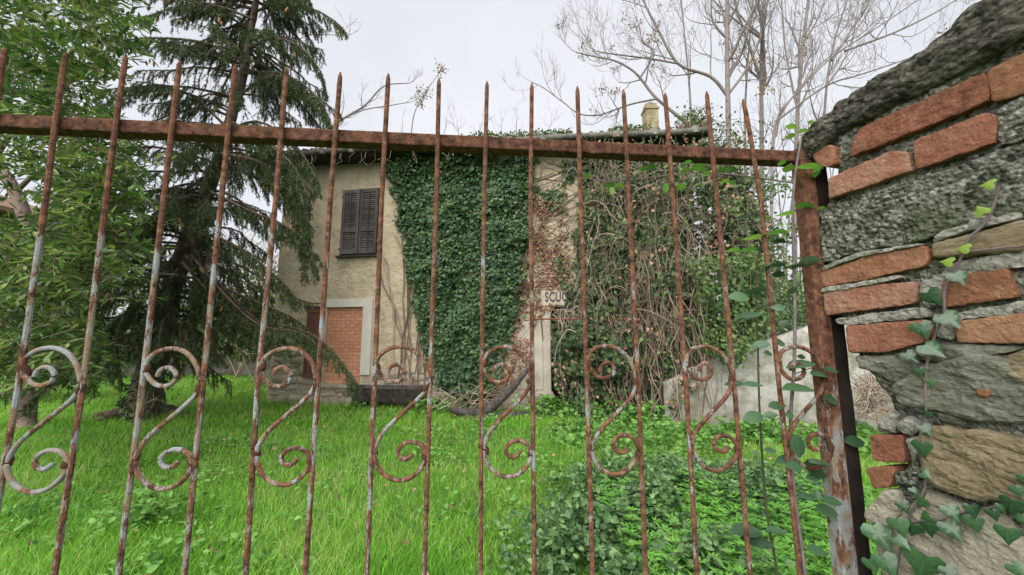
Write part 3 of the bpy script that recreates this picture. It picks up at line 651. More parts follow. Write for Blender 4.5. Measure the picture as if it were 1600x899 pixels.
for k in range(820):
    x = RNG.uniform(895, 1170); y = RNG.uniform(235, 520)
    u, z = HOUSE.hit(x, y, .5); o_ = RNG.uniform(.5, 1.15) * (1 - .3 * (z / 6)); L_ = RNG.uniform(.5, 2.2); pts = []
    dx = RNG.normal(0, .5); dz = RNG.uniform(-.2, 1.0)
    v = np.array([dx, RNG.normal(.1, .15), dz]); p = np.array([u, o_, z]); st_ = L_ / 8
    for s_ in range(9):
        pts.append(HOUSE.p(p[0], max(.1, p[1]), max(.02, p[2]))); p = p + v / (np.linalg.norm(v) + .2) * st_; v = v + np.array([RNG.normal(0, .25), RNG.normal(-.02, .08), -.38])
        v[0] *= .9
    if any(5.35 < HOUSE.hit(*q_)[0] < 6.1 and 2.2 < HOUSE.hit(*q_)[1] < 2.8 for q_ in [pix_of(p_) for p_ in pts]): continue
    b.tube(np.array(pts), np.linspace(1, .4, 9) * RNG.choice([.0025, .004, .006, .0085], p=[.35, .35, .2, .1]), 3, cap=False)
for k in range(300):   # straight hanging ropes over the doorway and below
    x = RNG.uniform(868, 1110); u, z = HOUSE.hit(x, 400, .5); z0_ = RNG.uniform(1.4, 3.6); z1_ = max(.05, z0_ - RNG.uniform(.8, 2.8)); o_ = RNG.uniform(.25, .95)
    if x < 985: o_ = RNG.uniform(.1, .45)
    if x < 905: z0_ = min(z0_, 2.2)
    pts = [HOUSE.p(u + RNG.normal(0, .05) + .1 * math.sin(q * 3 + k), o_ + .1 * q, z0_ + (z1_ - z0_) * q) for q in np.linspace(0, 1, 7)]
    b.tube(curve(pts, 2), RNG.uniform(.004, .012), 3, cap=False)
b.build("dry_stems", M['drystem'], CV, kind="stuff")
b = Batch(); wall_leaves(b, right, 2600, .4, .9, .07, T=KITE, lump_=.4, thresh=.1, seed=41, spread=.9); b.build("dead_leaves", M['ivy_dead'], CV, kind="stuff")
b = Batch()
for (x, y, r_, n) in ((1100, 205, .38, 420), (1135, 235, .45, 420), (1120, 265, .5, 420), (1085, 195, .25, 160)):
    P = at(x, y, 7.75) + RNG.normal(0, 1, (n, 3)) * [r_ * .75, r_ * .5, r_ * .55]; b.add(*scatter(OVAL, P, rnd(n) - UP * .2, rnd(n, .7) + UP, .07 * RNG.uniform(.5, 1.3, n)))
b.build("crest_leaves", M['shoot'], CV, kind="stuff")
b = Batch()
for k in range(150):
    p = at(RNG.uniform(1050, 1150), RNG.uniform(190, 290), RNG.uniform(7.5, 8.0)); d = np.array([RNG.normal(.15, .3), RNG.normal(0, .15), RNG.normal(-.05, .25)]); b.tube(curve([p, p + d * .6 + [0, 0, .08], p + d * 1.2 - [0, 0, .12]], 3), RNG.uniform(.003, .008), 3, cap=False)
b.build("crest_stems", M['drystem'], CV, kind="stuff")
b = Batch()
for (x, y) in ((1085, 205), (1075, 198), (1098, 195), (1150, 215), (1195, 140), (1180, 95)):
    n = 60; P = at(x, y, 7.6) + RNG.normal(0, .09, (n, 3)); b.add(*scatter(KITE, P, rnd(n) - UP * .5, rnd(n), .05))
b.build("dry_flower_clusters", M['keys'], CV, kind="stuff")
# greenery and dry growth on the roof edge
b = Batch()
n = 5200; u = RNG.uniform(2.6, 9.2, n); 
tuft = np.array([nz((a, 0, 0), 1.3, 2) for a in u]); k = tuft > -.3; u, tuft = u[k], tuft[k]; n = len(u)
vv = RNG.uniform(-.56, .5, n)
P = HOUSE.pa(u, -vv, eo(0) - .04 * u + rz * (vv + .5) / 3.5 + .08 + RNG.random(n) * (.12 + .22 * np.maximum(0, tuft) + .3 * (u > 8.2)))
b.add(*scatter(OVAL, P, rnd(n) + UP * .4, rnd(n, .5) + UP, .06 * RNG.uniform(.5, 1.2, n)))
o = b.build("roof_greenery", M['shoot'], kind="stuff"); tag(o, "mossy creeper growing along the roof edge below the chimney", "creeper")
b = Batch()
for k in range(40):
    u = RNG.uniform(-.3, 8.5); p = np.array(HOUSE.p(u, .58, eo(u) - .12)); L_ = RNG.uniform(.1, .45)
    b.tube([p, p + [RNG.normal(0, .05), RNG.normal(0, .03), -L_ * .6], p + [RNG.normal(0, .1), RNG.normal(0, .05), -L_]], .006, 3)
o = b.build("hanging_stalks", M['drystem'], kind="stuff"); tag(o, "thin dry stalks dangling from the gutter", "dry stalks")

# ------------------------------------------------------------------ trough bench, fallen wood, concrete wall
def plank(b, p0, p1, p2, p3, th):
    """four corners of one face (world), thickness th along its normal"""
    q = [np.array(p, float) for p in (p0, p1, p2, p3)]; nr = unit(np.cross(q[1] - q[0], q[3] - q[0])) * th
    b.box(q + [p + nr for p in q])
TP = Plane(at(607, 620, 8.75)[:2], (.99, -.14))
TR = thing("wooden_trough", "dark weathered wooden trough standing against the stone foot of the house", "trough", TP.p(0, 0, 0), TP.rot)
bt = Batch(); plank(bt, TP.p(-.74, .14, .2), TP.p(.72, .14, .2), TP.p(.86, .25, .5), TP.p(-.88, .25, .5), .035); bt.build("front_board", M['trough'], TR)
bt = Batch(); plank(bt, TP.p(-.74, -.14, .2), TP.p(.72, -.14, .2), TP.p(.86, -.22, .5), TP.p(-.88, -.22, .5), .035); bt.build("back_board", M['trough'], TR)
bt = Batch(); plank(bt, TP.p(-.72, -.13, .21), TP.p(.7, -.13, .21), TP.p(.7, .13, .21), TP.p(-.72, .13, .21), .03); bt.build("bottom_board", M['trough'], TR)
for s_ in (-1, 1):
    bt = Batch(); plank(bt, TP.p(s_ * .72, -.12, .215), TP.p(s_ * .72, .12, .215), TP.p(s_ * .84, .2, .49), TP.p(s_ * .84, -.18, .49), .03); bt.build("end_board", M['trough'], TR)
    bt = Batch(); bt.pbox(TP, s_ * .58 - .04, s_ * .58 + .04, -.14, .14, 0, .198); bt.build("leg", M['trough'], TR)
def rough_tube(path, rad, sides=9, amp=.25, seed=0):
    b = Batch(); b.tube(curve(path, 8), np.interp(np.linspace(0, 1, (len(path) - 1) * 8 + 1), np.linspace(0, 1, len(rad)), rad), sides)
    V = b.V[0]; c = V.reshape(-1, sides, 3).mean(1, keepdims=True).repeat(sides, 1).reshape(-1, 3)
    k = np.array([1 + amp * nz(p, 5, seed) + amp * .6 * nz(p, 14, seed) for p in V]); b.V[0] = c + (V - c) * k[:, None]; return b
lg = thing("fallen_branch", "thick dark forked branch propped up from the grass by the ivy", "branch", tuple(at(745, 652, 7.9) * [1, 1, 0]))
rough_tube([at(702, 640, 7.8), at(735, 645, 7.8), at(762, 640, 7.85), at(795, 612, 8.0), at(825, 577, 8.2)], [.055, .1, .1, .075, .05]).build("limb", M['log'], lg, True)
rough_tube([at(775, 632, 7.85), at(790, 600, 8.1), at(806, 570, 8.25)], [.035, .025, .015], 6).build("fork", M['log'], lg, True)
for lab, pts, r_ in (("long grey log lying flat in the grass below the doorway", [at(722, 655, 7.75), at(790, 650, 7.8), at(860, 645, 7.85), at(915, 641, 7.9)], [.07, .075, .06, .05]),
                     ("short grey log end lying in the grass right of the doorway", [at(940, 650, 7.4), at(965, 657, 7.3), at(990, 662, 7.25)], [.05, .05, .04])):
    tag(rough_tube(pts, r_, seed=4).build("log", M['log'], None, True), lab, "log", "grey logs in the grass")
b = Batch()
for k in range(70):
    p = at(RNG.uniform(690, 800), RNG.uniform(615, 645), RNG.uniform(7.9, 8.5)); d = np.array([RNG.normal(0, .35), RNG.normal(0, .1), RNG.normal(.12, .12)])
    b.tube([p, p + d * .5 + [0, 0, .03], p + d], [.009, .007, .003], 4)
for k in range(8):
    p = at(RNG.uniform(670, 740), 640, 8.0); b.tube(curve([p, p + [.25, .05, RNG.uniform(.1, .3)], p + [.55, .1, RNG.uniform(.25, .6)]], 4), np.linspace(.012, .004, 9), 5)
tag(b.build("brushwood", M['drystem'], kind="stuff"), "loose dry sticks heaped behind the fallen branch", "sticks")

cw0, cw1 = np.array([2.82, 7.2]), np.array([5.5, 6.7]); CP = Plane(cw0, cw1 - cw0)
tops = [(0, CP.hit(1040, 598)[1]), (CP.hit(1100, 567)[0], CP.hit(1100, 567)[1]), (CP.hit(1270, 508)[0], CP.hit(1270, 508)[1]), (4.4, 2.45), (7.5, 2.6)]
b = Batch(); cu = np.linspace(0, 7.5, 70); nr_ = 14; V = []
for o_, s_ in ((0., 1), (-.22, -1)):
    for j in range(nr_ + 1):
        for u in cu:
            tz = np.interp(u, [t[0] for t in tops], [t[1] for t in tops])
            p = (u, o_, tz * j / nr_); V.append(CP.p(u + (.02 * nz(p, 4) if u == 0 else 0), o_ + .018 * nz(p, 3, s_) + .008 * nz(p, 12), p[2] + (.02 * nz(p, 6) if j == nr_ else 0)))
m_ = len(cu); F = []; tot = m_ * (nr_ + 1)
for j in range(nr_):
    for i in range(m_ - 1):
        q = j * m_ + i; F.append([q, q + 1, q + m_ + 1, q + m_]); F.append([tot + q + 1, tot + q, tot + q + m_, tot + q + m_ + 1])
for i in range(m_ - 1): q = nr_ * m_ + i; F.append([q, q + 1, tot + q + 1, tot + q])
for j in range(nr_): q = j * m_; F.append([tot + q, q, q + m_, tot + q + m_])
tag(part("garden_wall", V, [F], M['concrete'], None, True), "pale stained concrete wall with a sloping top right of the house", "wall")
b = Batch()
for k in range(420):
    x, y = RNG.uniform(1335, 1450), RNG.uniform(588, 650); p = at(x, y, RNG.uniform(5.2, 6.2)); p[2] = max(.05, p[2])
    d = unit(RNG.normal(0, 1, 3) * [1, .6, .7]) * RNG.uniform(.12, .5)
    b.tube([p - d * .5, p + RNG.normal(0, .03, 3), p + d * .5], [.004, .006, .003], 3)
tag(b.build("brush_pile", M['drystem'], kind="stuff"), "pile of dry brown brushwood seen beside the old masonry wall", "brush pile")

# ------------------------------------------------------------------ trees
class Tree:
    def __init__(s, seed): s.b = Batch(); s.t = Batch(); s.r = np.random.default_rng(seed); s.tips = []
    def grow(s, p, d, L_, r, lvl, up=.17, wig=.13):
        g_ = s.r; n = 7; pts = [p]; dd = unit(d)
        for i in range(n - 1):
            dd = unit(dd + g_.normal(0, wig, 3) + [0, 0, up]); pts.append(pts[-1] + dd * L_ / (n - 1))
        pts = np.array(pts); rad = np.linspace(r, r * .5, n)
        (s.b if r > .012 else s.t).tube(pts, rad, 6 if r > .03 else (4 if r > .012 else 3), cap=False)
        s.kids(pts, rad, L_, lvl, up, wig)
    def kids(s, pts, rad, L_, lvl, up=.17, wig=.13, k=None, ratio=.7):
        g_ = s.r; n = len(pts)
        if lvl <= 0: s.tips.append(pts[-1]); return
        k = k or g_.integers(3, 5)
        for q in range(k):
            f = g_.uniform(.15, .98) if q else 1.0; i = min(n - 2, int(f * (n - 1))); w_ = f * (n - 1) - i
            p = pts[i] * (1 - w_) + pts[i + 1] * w_; t = unit(pts[i + 1] - pts[i]); r = np.interp(f * (n - 1), np.arange(n), rad)
            side = unit(np.cross(t, g_.normal(0, 1, 3))); ang = g_.uniform(.45, 1.15) if q else .15
            s.grow(p, t * math.cos(ang) + side * math.sin(ang), L_ * ratio * g_.uniform(.55, 1.25), max(.0058, r * (.6 if q else .8)), lvl - 1, up, wig)
    def limb(s, pix, Y, r0, r1, lvl, L_=1.6, k=8, dY=0.0):
        pts = curve([at(x, y, Y + dY * i) for i, (x, y) in enumerate(pix)], 6); rad = np.linspace(r0, r1, len(pts))
        s.b.tube(pts, rad, 8, cap=False); s.kids(pts, rad, L_, lvl, k=k)
    def make(s, label, base, keys=0, group="bare trees behind the house"):
        o = thing("bare_tree", label, "tree", base, 0, group)
        s.b.build("trunk", M['bare_bark'], o, True); s.t.build("twigs", M['twig'], o, kind="stuff")
        if keys and s.tips:
            b = Batch()
            for i in s.r.choice(len(s.tips), min(keys, len(s.tips)), False):
                n = 16; P = s.tips[i] + s.r.normal(0, .09, (n, 3)) - [0, 0, .06]
                b.add(*scatter(KITE, P, s.r.normal(0, 1, (n, 3)) - [0, 0, .8], s.r.normal(0, 1, (n, 3)), .075))
            b.build("seed_clusters", M['keys'], o, kind="stuff")
        return o
def foot(x, Y): p = at(x, 450, Y); return (p[0], p[1], 0)
T = Tree(1); f0 = foot(1140, 14); f0 = np.array(f0)
pts = curve([f0, at(1140, 400, 14), at(1139, 250, 14), at(1137, 140, 14), at(1136, 40, 14), at(1138, -60, 14)], 6); T.b.tube(pts, np.linspace(.12, .07, len(pts)), 8, cap=False); T.kids(pts[14:], np.linspace(.12, .08, len(pts) - 14), 3.6, 4, k=11)
T.limb([(1137, 150), (1110, 120), (1060, 100), (1030, 50), (1005, 0), (990, -40)], 14, .065, .03, 4, 2.6, 8)
T.limb([(1138, 148), (1168, 105), (1190, 50), (1205, -30)], 14, .05, .025, 4, 2.4, 6)
T.limb([(1062, 100), (1015, 92), (960, 85), (930, 80)], 14, .04, .018, 3, 1.8, 8)
T.make("tall grey bare tree just right of the chimney with forking limbs", tuple(f0), 24)
T = Tree(2)
T.limb([(1070, 190), (1045, 170), (1022, 150), (1000, 122), (985, 108), (960, 95), (935, 90), (900, 82)], 12.5, .06, .018, 4, 1.9, 9)
T.limb([(1000, 122), (1014, 100), (1022, 82), (1005, 65), (998, 40)], 12.5, .035, .015, 3, 1.5, 7)
T.limb([(1025, 155), (990, 162), (960, 172), (935, 180), (905, 178), (880, 160), (850, 138), (830, 128)], 12.5, .035, .012, 3, 1.7, 11)
T.limb([(1100, 240), (1085, 205), (1070, 190)], 12.5, .09, .07, 1, .8, 2)
T.limb([(1105, 640), (1104, 400), (1100, 240)], 12.5, .11, .09, 1, .6, 2)
T.make("bare tree with dark crooked limbs spreading left over the chimney", foot(1105, 12.5), 22)
T = Tree(3); f0 = np.array(foot(1192, 15))
pts = curve([f0, at(1192, 400, 15), at(1190, 200, 15), at(1190, 80, 15), at(1198, -60, 15)], 6); T.b.tube(pts, np.linspace(.105, .055, len(pts)), 8, cap=False); T.kids(pts[10:], np.linspace(.11, .07, len(pts) - 10), 3.4, 4, k=11)
T.limb([(1190, 130), (1170, 70), (1150, 10), (1140, -40)], 15, .06, .03, 3, 1.5, 6)
T.make("straight pale bare tree second to the right of the chimney", tuple(f0), 20)
T = Tree(4); f0 = np.array(foot(1240, 13))
pts = curve([f0, at(1242, 400, 13), at(1245, 200, 13), at(1254, 80, 13), at(1268, -40, 13)], 6); T.b.tube(pts, np.linspace(.08, .045, len(pts)), 8, cap=False); T.kids(pts[10:], np.linspace(.08, .05, len(pts) - 10), 3.0, 4, k=11)
T.limb([(1248, 180), (1235, 120), (1225, 60), (1220, -20)], 13, .04, .02, 3, 1.2, 5)
T.make("slim pale bare tree nearest the masonry wall", tuple(f0), 10)
T = Tree(5)
for pix in ([(1205, 520), (1206, 350), (1210, 200), (1250, 140), (1300, 90), (1360, 50), (1420, 10), (1470, -30)], [(1206, 330), (1213, 200), (1260, 125), (1310, 75), (1350, 30), (1380, -30)], [(1212, 190), (1290, 135), (1350, 115), (1410, 95), (1460, 75)],
            [(1300, 95), (1345, 20), (1360, -30)], [(1320, 80), (1400, 50), (1470, 15), (1530, -25)], [(1290, 135), (1312, 105), (1332, 60), (1345, -20)]):
    T.limb(pix, 12, .04, .012, 3, 1.9, 10)
T.make("bare tree whose pale branches lean right over the masonry wall", foot(1205, 12), 4)
T = Tree(6)
T.limb([(470, 600), (478, 300), (500, 220), (530, 190), (570, 165), (600, 135), (640, 130)], 17, .08, .02, 3, 1.1, 8)
T.limb([(480, 280), (515, 205), (560, 175), (610, 165), (640, 160)], 17, .04, .014, 3, 1.0, 7)
T.limb([(478, 300), (455, 200), (450, 120), (470, 60), (540, 55)], 17, .04, .014, 3, 1.0, 7)
T.make("thin bare tree between the spruce and the house roof", foot(470, 17))
T = Tree(7)
T.limb([(640, 300), (643, 205), (652, 165), (668, 140), (686, 115)], 13, .025, .01, 2, .5, 5)
T.make("lone sapling with a few withered leaves above the roof", foot(640, 13), 12)
T = Tree(8)
for x in (690, 715, 745, 780, 805, 850, 600, 625): T.limb([(x, 330), (x + 2, 225), (x + RNG.uniform(-12, 15), 190)], 19, .03, .01, 2, 1.2, 5)
T.make("row of fine bare saplings showing over the roof ridge", foot(740, 19))
for sd_, x0, Y0, lab, pix in ((21, 1080, 18, "fine pale bare tree farthest back, seen above the roof end", [(1080, 250), (1078, 150), (1070, 60), (1060, -40)]), (22, 1165, 17, "fine pale bare tree between the two straight grey trunks", [(1165, 320), (1164, 180), (1170, 80), (1180, -40)]), (23, 1290, 16, "thin bare tree rising just over the start of the masonry coping", [(1285, 300), (1288, 180), (1300, 80), (1330, -20)])):
    T = Tree(sd_); T.limb([(x0, 560)] + pix, Y0, .07, .03, 4, 3.0, 10); T.make(lab, foot(x0, Y0), 4)
T = Tree(9)
for k in range(16): 
    x = RNG.uniform(1160, 1290); T.limb([(x, 520), (x + RNG.uniform(-10, 10), 400), (x + RNG.uniform(-25, 25), 300), (x + RNG.uniform(-40, 40), 200)], RNG.uniform(13, 18), .035, .015, 2, 1.1, 7)
T.make("clump of thin pale bare trunks seen through the gap by the gate post", foot(1225, 15), 12)

def bush(name, label, cat, base, blobs, n, size, mat, T_=OVAL, group=None, stems=True, seed=1):
    """leaves spread through overlapping lumpy volumes (x, y, z, rx, ry, rz), more of them near each surface"""
    g_ = np.random.default_rng(seed); o = thing(name, label, cat, base, 0, group); b = Batch(); vol = np.array([q[3] * q[4] * q[5] for q in blobs]) ** .67
    for q, v in zip(blobs, vol):
        m_ = int(n * v / vol.sum()); d = unit(g_.normal(0, 1, (m_, 3))); r = g_.random(m_) ** .4
        k = np.array([1 + .35 * nz(p, 2.2, seed) + .25 * nz(p, 5, seed) for p in d]); P = np.array(q[:3]) + d * np.array(q[3:]) * (r * k)[:, None]
        c_ = np.array([nz(p, 1.7, seed + 5) + .7 * nz(p, 4.2, seed) for p in P]); s_ = (c_ > -.2) & (P[:, 2] > .02); P, d = P[s_], d[s_]; m_ = len(P)
        b.add(*scatter(T_, P, g_.normal(0, 1, (m_, 3)) + d * .5 - [0, 0, .25], d * .4 + g_.normal(0, .5, (m_, 3)) + UP * .7, size * g_.uniform(.6, 1.25, m_)))
    b.build("foliage", mat, o, kind="stuff")
    if stems:
        b = Batch()
        for q in blobs:
            for k in range(4):
                e = np.array(q[:3]) + g_.normal(0, .35, 3) * q[3:]; s0 = np.array(base) + [*g_.normal(0, .1, 2), 0]; b.tube(curve([s0, (s0 + e) / 2 + g_.normal(0, .1, 3), e], 5), np.linspace(.018, .005, 11), 5)
        b.build("stems", M['drystem'], o)
    return o
# right of the house
bush("bush", "dark evergreen bush in the shade below the laurel", "bush", foot(70, 9.5), [(*at(20, 560, 9.5), 1.6, .8, .8), (*at(110, 555, 9.8), 1.5, .8, .8), (*at(-70, 540, 9.5), 1.4, .8, 1.0)], 5600, .12, M['hedge'], seed=8)
bush("shrub", "small leafy shrub at the foot of the spruce trunk", "shrub", foot(235, 7.4), [(*at(240, 610, 7.4), .42, .35, .42), (*at(215, 630, 7.3), .35, .3, .25)], 900, .08, M['hedge'], seed=9)
bush("shrub", "loose yellow green shrub beyond the right end of the house", "shrub", foot(1165, 10.5), [(*at(1160, 360, 10.5), .8, .7, 1.5), (*at(1190, 430, 10.3), .8, .7, 1.0), (*at(1130, 290, 10.8), .5, .5, .6)], 5200, .1, M['shrub'], seed=3)
bush("shrub", "dull green bush above the sloping concrete wall", "shrub", foot(1215, 9.5), [(*at(1215, 480, 9.5), .9, .7, .7), (*at(1180, 500, 9.2), .7, .6, .5), (*at(1260, 470, 9.8), .8, .6, .7)], 3600, .1, M['bramble'], seed=4)
bush("shrub", "grey green bush in the gap between post and masonry", "shrub", foot(1350, 7.6), [(*at(1350, 560, 7.6), .5, .4, .5), (*at(1400, 590, 7.6), .7, .4, .4)], 1500, .09, M['bramble'], seed=5)
# left background
for k, (x, y, Y, rx, rz_, lab, mt) in enumerate([(40, 520, 15, 3.2, 1.5, "dark hedge at the far left behind the laurel", 'hedge'), (170, 500, 14.5, 2.2, 1.6, "dark green bush behind the spruce trunk on its left", 'hedge'),
                             (300, 490, 16.5, 1.8, 1.5, "dull bush behind the spruce trunk on its right", 'hedge'), (385, 470, 15.5, 1.5, 1.8, "brownish thicket bush beside the left corner of the house", 'shrub'), (415, 485, 12.8, 1.3, 1.5, "pale green bush hugging the left end wall of the house", 'shrub'), (345, 530, 16, 1.6, .6, "low clipped hedge behind the iron railing", 'bramble')]):
    p = at(x, y, Y); bush("bush", lab, "bush", (p[0], p[1], 0), [(p[0], p[1], p[2], rx, 1, rz_), (p[0] + rx * .6, p[1] + .4, p[2] - .4, rx * .6, .9, rz_ * .8), (p[0] - rx * .6, p[1], p[2] - .5, rx * .6, .9, rz_ * .8)], 5200, .14, M[mt], seed=30 + k)
b = Batch()
for k in range(420):
    p = at(RNG.uniform(335, 450), RNG.uniform(380, 560), RNG.uniform(12, 14)); d = np.array([RNG.normal(0, .4), RNG.normal(0, .3), RNG.uniform(-.2, .9)])
    b.tube(curve([p, p + d * .5 + RNG.normal(0, .08, 3), p + d], 3), RNG.uniform(.005, .014), 3, cap=False)
tag(b.build("dry_thicket", M['drystem'], kind="stuff"), "brown leafless thicket between the spruce and the house corner", "thicket")
b = Batch(); n = 26000
P = np.column_stack([RNG.uniform(-60, 60, n), RNG.uniform(26, 34, n), np.zeros(n)]); P[:, 2] = RNG.random(n) * np.array([3.2 + 2.2 * nz((p[0], 0, 0), .15) + .9 * nz((p[0], 0, 0), .8) for p in P])
b.add(*scatter(BROAD, P, rnd(n), rnd(n, .5) + UP, .4 * RNG.uniform(.5, 1.3, n)))
tag(b.build("far_wood", M['hedge'], kind="stuff"), "distant dark tree belt closing the garden", "wood")
LW = Plane((-24, 16.2), (1, .02))
b = Batch(); b.pbox(LW, 0, 14.6, -.25, 0, 0, .62); lw = thing("low_wall", "low grey boundary wall with an iron railing behind the spruce", "wall", LW.p(7, 0, 0), LW.rot)
b.build("wall_body", M['greywall'], lw); b = Batch(); b.pbox(LW, -.02, 14.62, -.28, .03, .622, .68); b.build("coping", M['greywall'], lw)
for z in (.95, 1.3): b = Batch(); b.tube([LW.p(0, -.12, z), LW.p(14.6, -.12, z)], .022, 5); b.build("rail", M['railing'], lw)
pm = None
for u in np.arange(.4, 14.6, .8):
    if pm is None: b = Batch(); b.tube([LW.p(u, -.12, .68), LW.p(u, -.12, 1.36)], .025, 5); pm = b.build("post", M['railing'], lw); u_0 = u
    else: o = pm.copy(); link(o, lw); o.location.x += u - u_0
# neighbouring roof corner peeping in at the far left
p = at(-40, 318, 14); nh = thing("neighbour_house", "corner of a neighbouring house roof at the far left edge", "house", (p[0], p[1] + 2, 0))
b = Batch(); b.box([(p[0] - 6, p[1], 0), (p[0] - .1, p[1], 0), (p[0] - .1, p[1] + 5, 0), (p[0] - 6, p[1] + 5, 0), (p[0] - 6, p[1], p[2] - .2), (p[0] - .1, p[1], p[2] - .2), (p[0] - .1, p[1] + 5, p[2] - .2), (p[0] - 6, p[1] + 5, p[2] - .2)]); b.build("wall", M['plaster'], nh)
b = Batch(); q = [(p[0] - 6.4, p[1] - .5), (p[0] + .75, p[1] - .5), (p[0] + .75, p[1] + 5.4), (p[0] - 6.4, p[1] + 5.4)]; b.add([(x, y, p[2] - .2 + .02) for x, y in q] + [(x, y, p[2]) for x, y in q] + [(p[0] - 3, p[1] + 2, p[2] + 1.5)], [[3, 2, 1, 0], [0, 1, 5, 4], [1, 2, 6, 5], [2, 3, 7, 6], [3, 0, 4, 7]], [[4, 5, 8], [5, 6, 8], [6, 7, 8], [7, 4, 8]]); b.build("roof", M['tile'], nh)

# ------------------------------------------------------------------ spruce on the left
sp_path = curve([(-7.5, 8.0, -.05), at(240, 560, 8.0), at(272, 440, 8.0), at(300, 360, 8.0), at(330, 280, 8.0), at(356, 200, 8.0), at(374, 140, 8.0), at(390, 60, 8.0), at(400, 0, 8.0), at(420, -160, 8.0), at(440, -300, 8.0)], 6)
sp_path[0, :2] = sp_path[1, :2] + [-.1, 0]
SP = thing("spruce", "tall drooping dark spruce leaning right in front of the house corner", "tree", tuple(sp_path[0] * [1, 1, 0]))
zt = sp_path[:, 2]
rad = np.interp(zt, [0, .4, 1.5, 3, 5, 8, 12], [.3, .25, .22, .18, .13, .08, .03])
b = Batch(); b.tube(sp_path, rad, 14)
V = b.V[0]; c = V.reshape(-1, 14, 3).mean(1).repeat(14, 0); b.V[0] = c + (V - c) * np.array([1 + .3 * nz(p, 3) + .15 * nz(p, 11) for p in V])[:, None]
for k in range(6):
    a = k * 1.05 + .3; p = sp_path[0] + [0, 0, .15]; b.tube(curve([p, p + [math.cos(a) * .5, math.sin(a) * .5, -.02], p + [math.cos(a) * 1.0, math.sin(a) * .9, -.16]], 4), np.linspace(.12, .04, 9), 7)
b.build("trunk", M['spruce_bark'], SP, True)
g_ = np.random.default_rng(5); bw = Batch(); bn = Batch(); bd = Batch(); cones = []
def needles(pts, dens, ln):
    """needles all round a twig"""
    seg = np.linalg.norm(np.diff(pts, axis=0), axis=1).sum(); n = max(6, int(seg * dens)); t = g_.random(n) * (len(pts) - 1); i = np.minimum(t.astype(int), len(pts) - 2); f = (t - i)[:, None]
    P = pts[i] * (1 - f) + pts[i + 1] * f; tg = unit(pts[i + 1] - pts[i])
    ax = tg * .75 + g_.normal(0, .55, (n, 3)); bn.add(*scatter(NEEDLE, P, ax, g_.normal(0, 1, (n, 3)), ln * g_.uniform(.7, 1.3, n)))
def branch(pts, green=1.0, dens=1.0, hang=.55, cone=.05):
    n = len(pts); bw.tube(pts, np.linspace(.032, .007, n) * min(1, np.linalg.norm(pts[-1] - pts[0]) / 2.5 + .3), 5, cap=False)
    seg = np.linalg.norm(np.diff(pts, axis=0), axis=1); cum = np.concatenate([[0], np.cumsum(seg)]); tot = cum[-1]
    m_ = int(tot / .061 * dens)
    for q in range(m_):
        s_ = tot * (.12 + .88 * (q + g_.random()) / m_); i = min(n - 2, int(np.searchsorted(cum, s_) - 1)); f = (s_ - cum[i]) / seg[i]
        p = pts[i] * (1 - f) + pts[i + 1] * f; t = unit(pts[i + 1] - pts[i]); side = unit(np.cross(t, UP)) * (1 if q % 2 else -1)
        L_ = hang * g_.uniform(.35, 1.2) * (1.05 - .55 * s_ / tot)
        d = t * g_.uniform(.3, .9) + side * g_.uniform(.3, .9) - UP * g_.uniform(.1, .5); d = unit(d); tw = [p]
        for k in range(4): d = unit(d - UP * .38 + g_.normal(0, .1, 3)); tw.append(tw[-1] + d * L_ / 4)
        tw = np.array(tw); live = g_.random() < green * (.5 + .65 * s_ / tot)
        if live:
            bw.tube(tw, np.linspace(.006, .003, 5), 3, cap=False); needles(tw, 210, .052)
            for k in range(3):
                e = tw[1 + k] ; dd = unit(unit(tw[2] - tw[1]) + side * (.7 if k % 2 else -.7) + g_.normal(0, .2, 3) - UP * .2); t3 = np.array([e, e + dd * L_ * .22, e + dd * L_ * .4 - UP * L_ * .12]); needles(t3, 200, .05)
            if g_.random() < cone: cones.append(tw[-1])
        elif g_.random() < .6:
            bd.tube(tw, np.linspace(.005, .002, 5), 3, cap=False)
    needles(pts[n // 5:], 240, .05)
def sag(p, az, L_, rise, droop):
    t = np.linspace(0, 1, 9)[:, None]; d = np.array([math.cos(az), math.sin(az), 0])
    return p + d * L_ * t + UP * (rise * t - droop * t ** 2 + .25 * droop * np.maximum(0, t - .75) * 2) + np.cumsum(g_.normal(0, .025, (9, 3)), 0)
H_ = zt.max()
for k in range(150):
    f = g_.random(); z = 1.3 + f * 10.5; p = np.array([np.interp(z, zt, sp_path[:, q]) for q in range(3)])
    az = g_.random() * 2 * math.pi; L_ = (3.1 - 2.0 * (z / 13)) * g_.uniform(.6, 1.1)
    if math.cos(az) > .6 and z < 5: L_ *= .72
    green = .62 if z < 3.5 else .95
    branch(sag(p, az, L_, L_ * g_.uniform(-.05, .3), L_ * g_.uniform(.35, .75)), green)
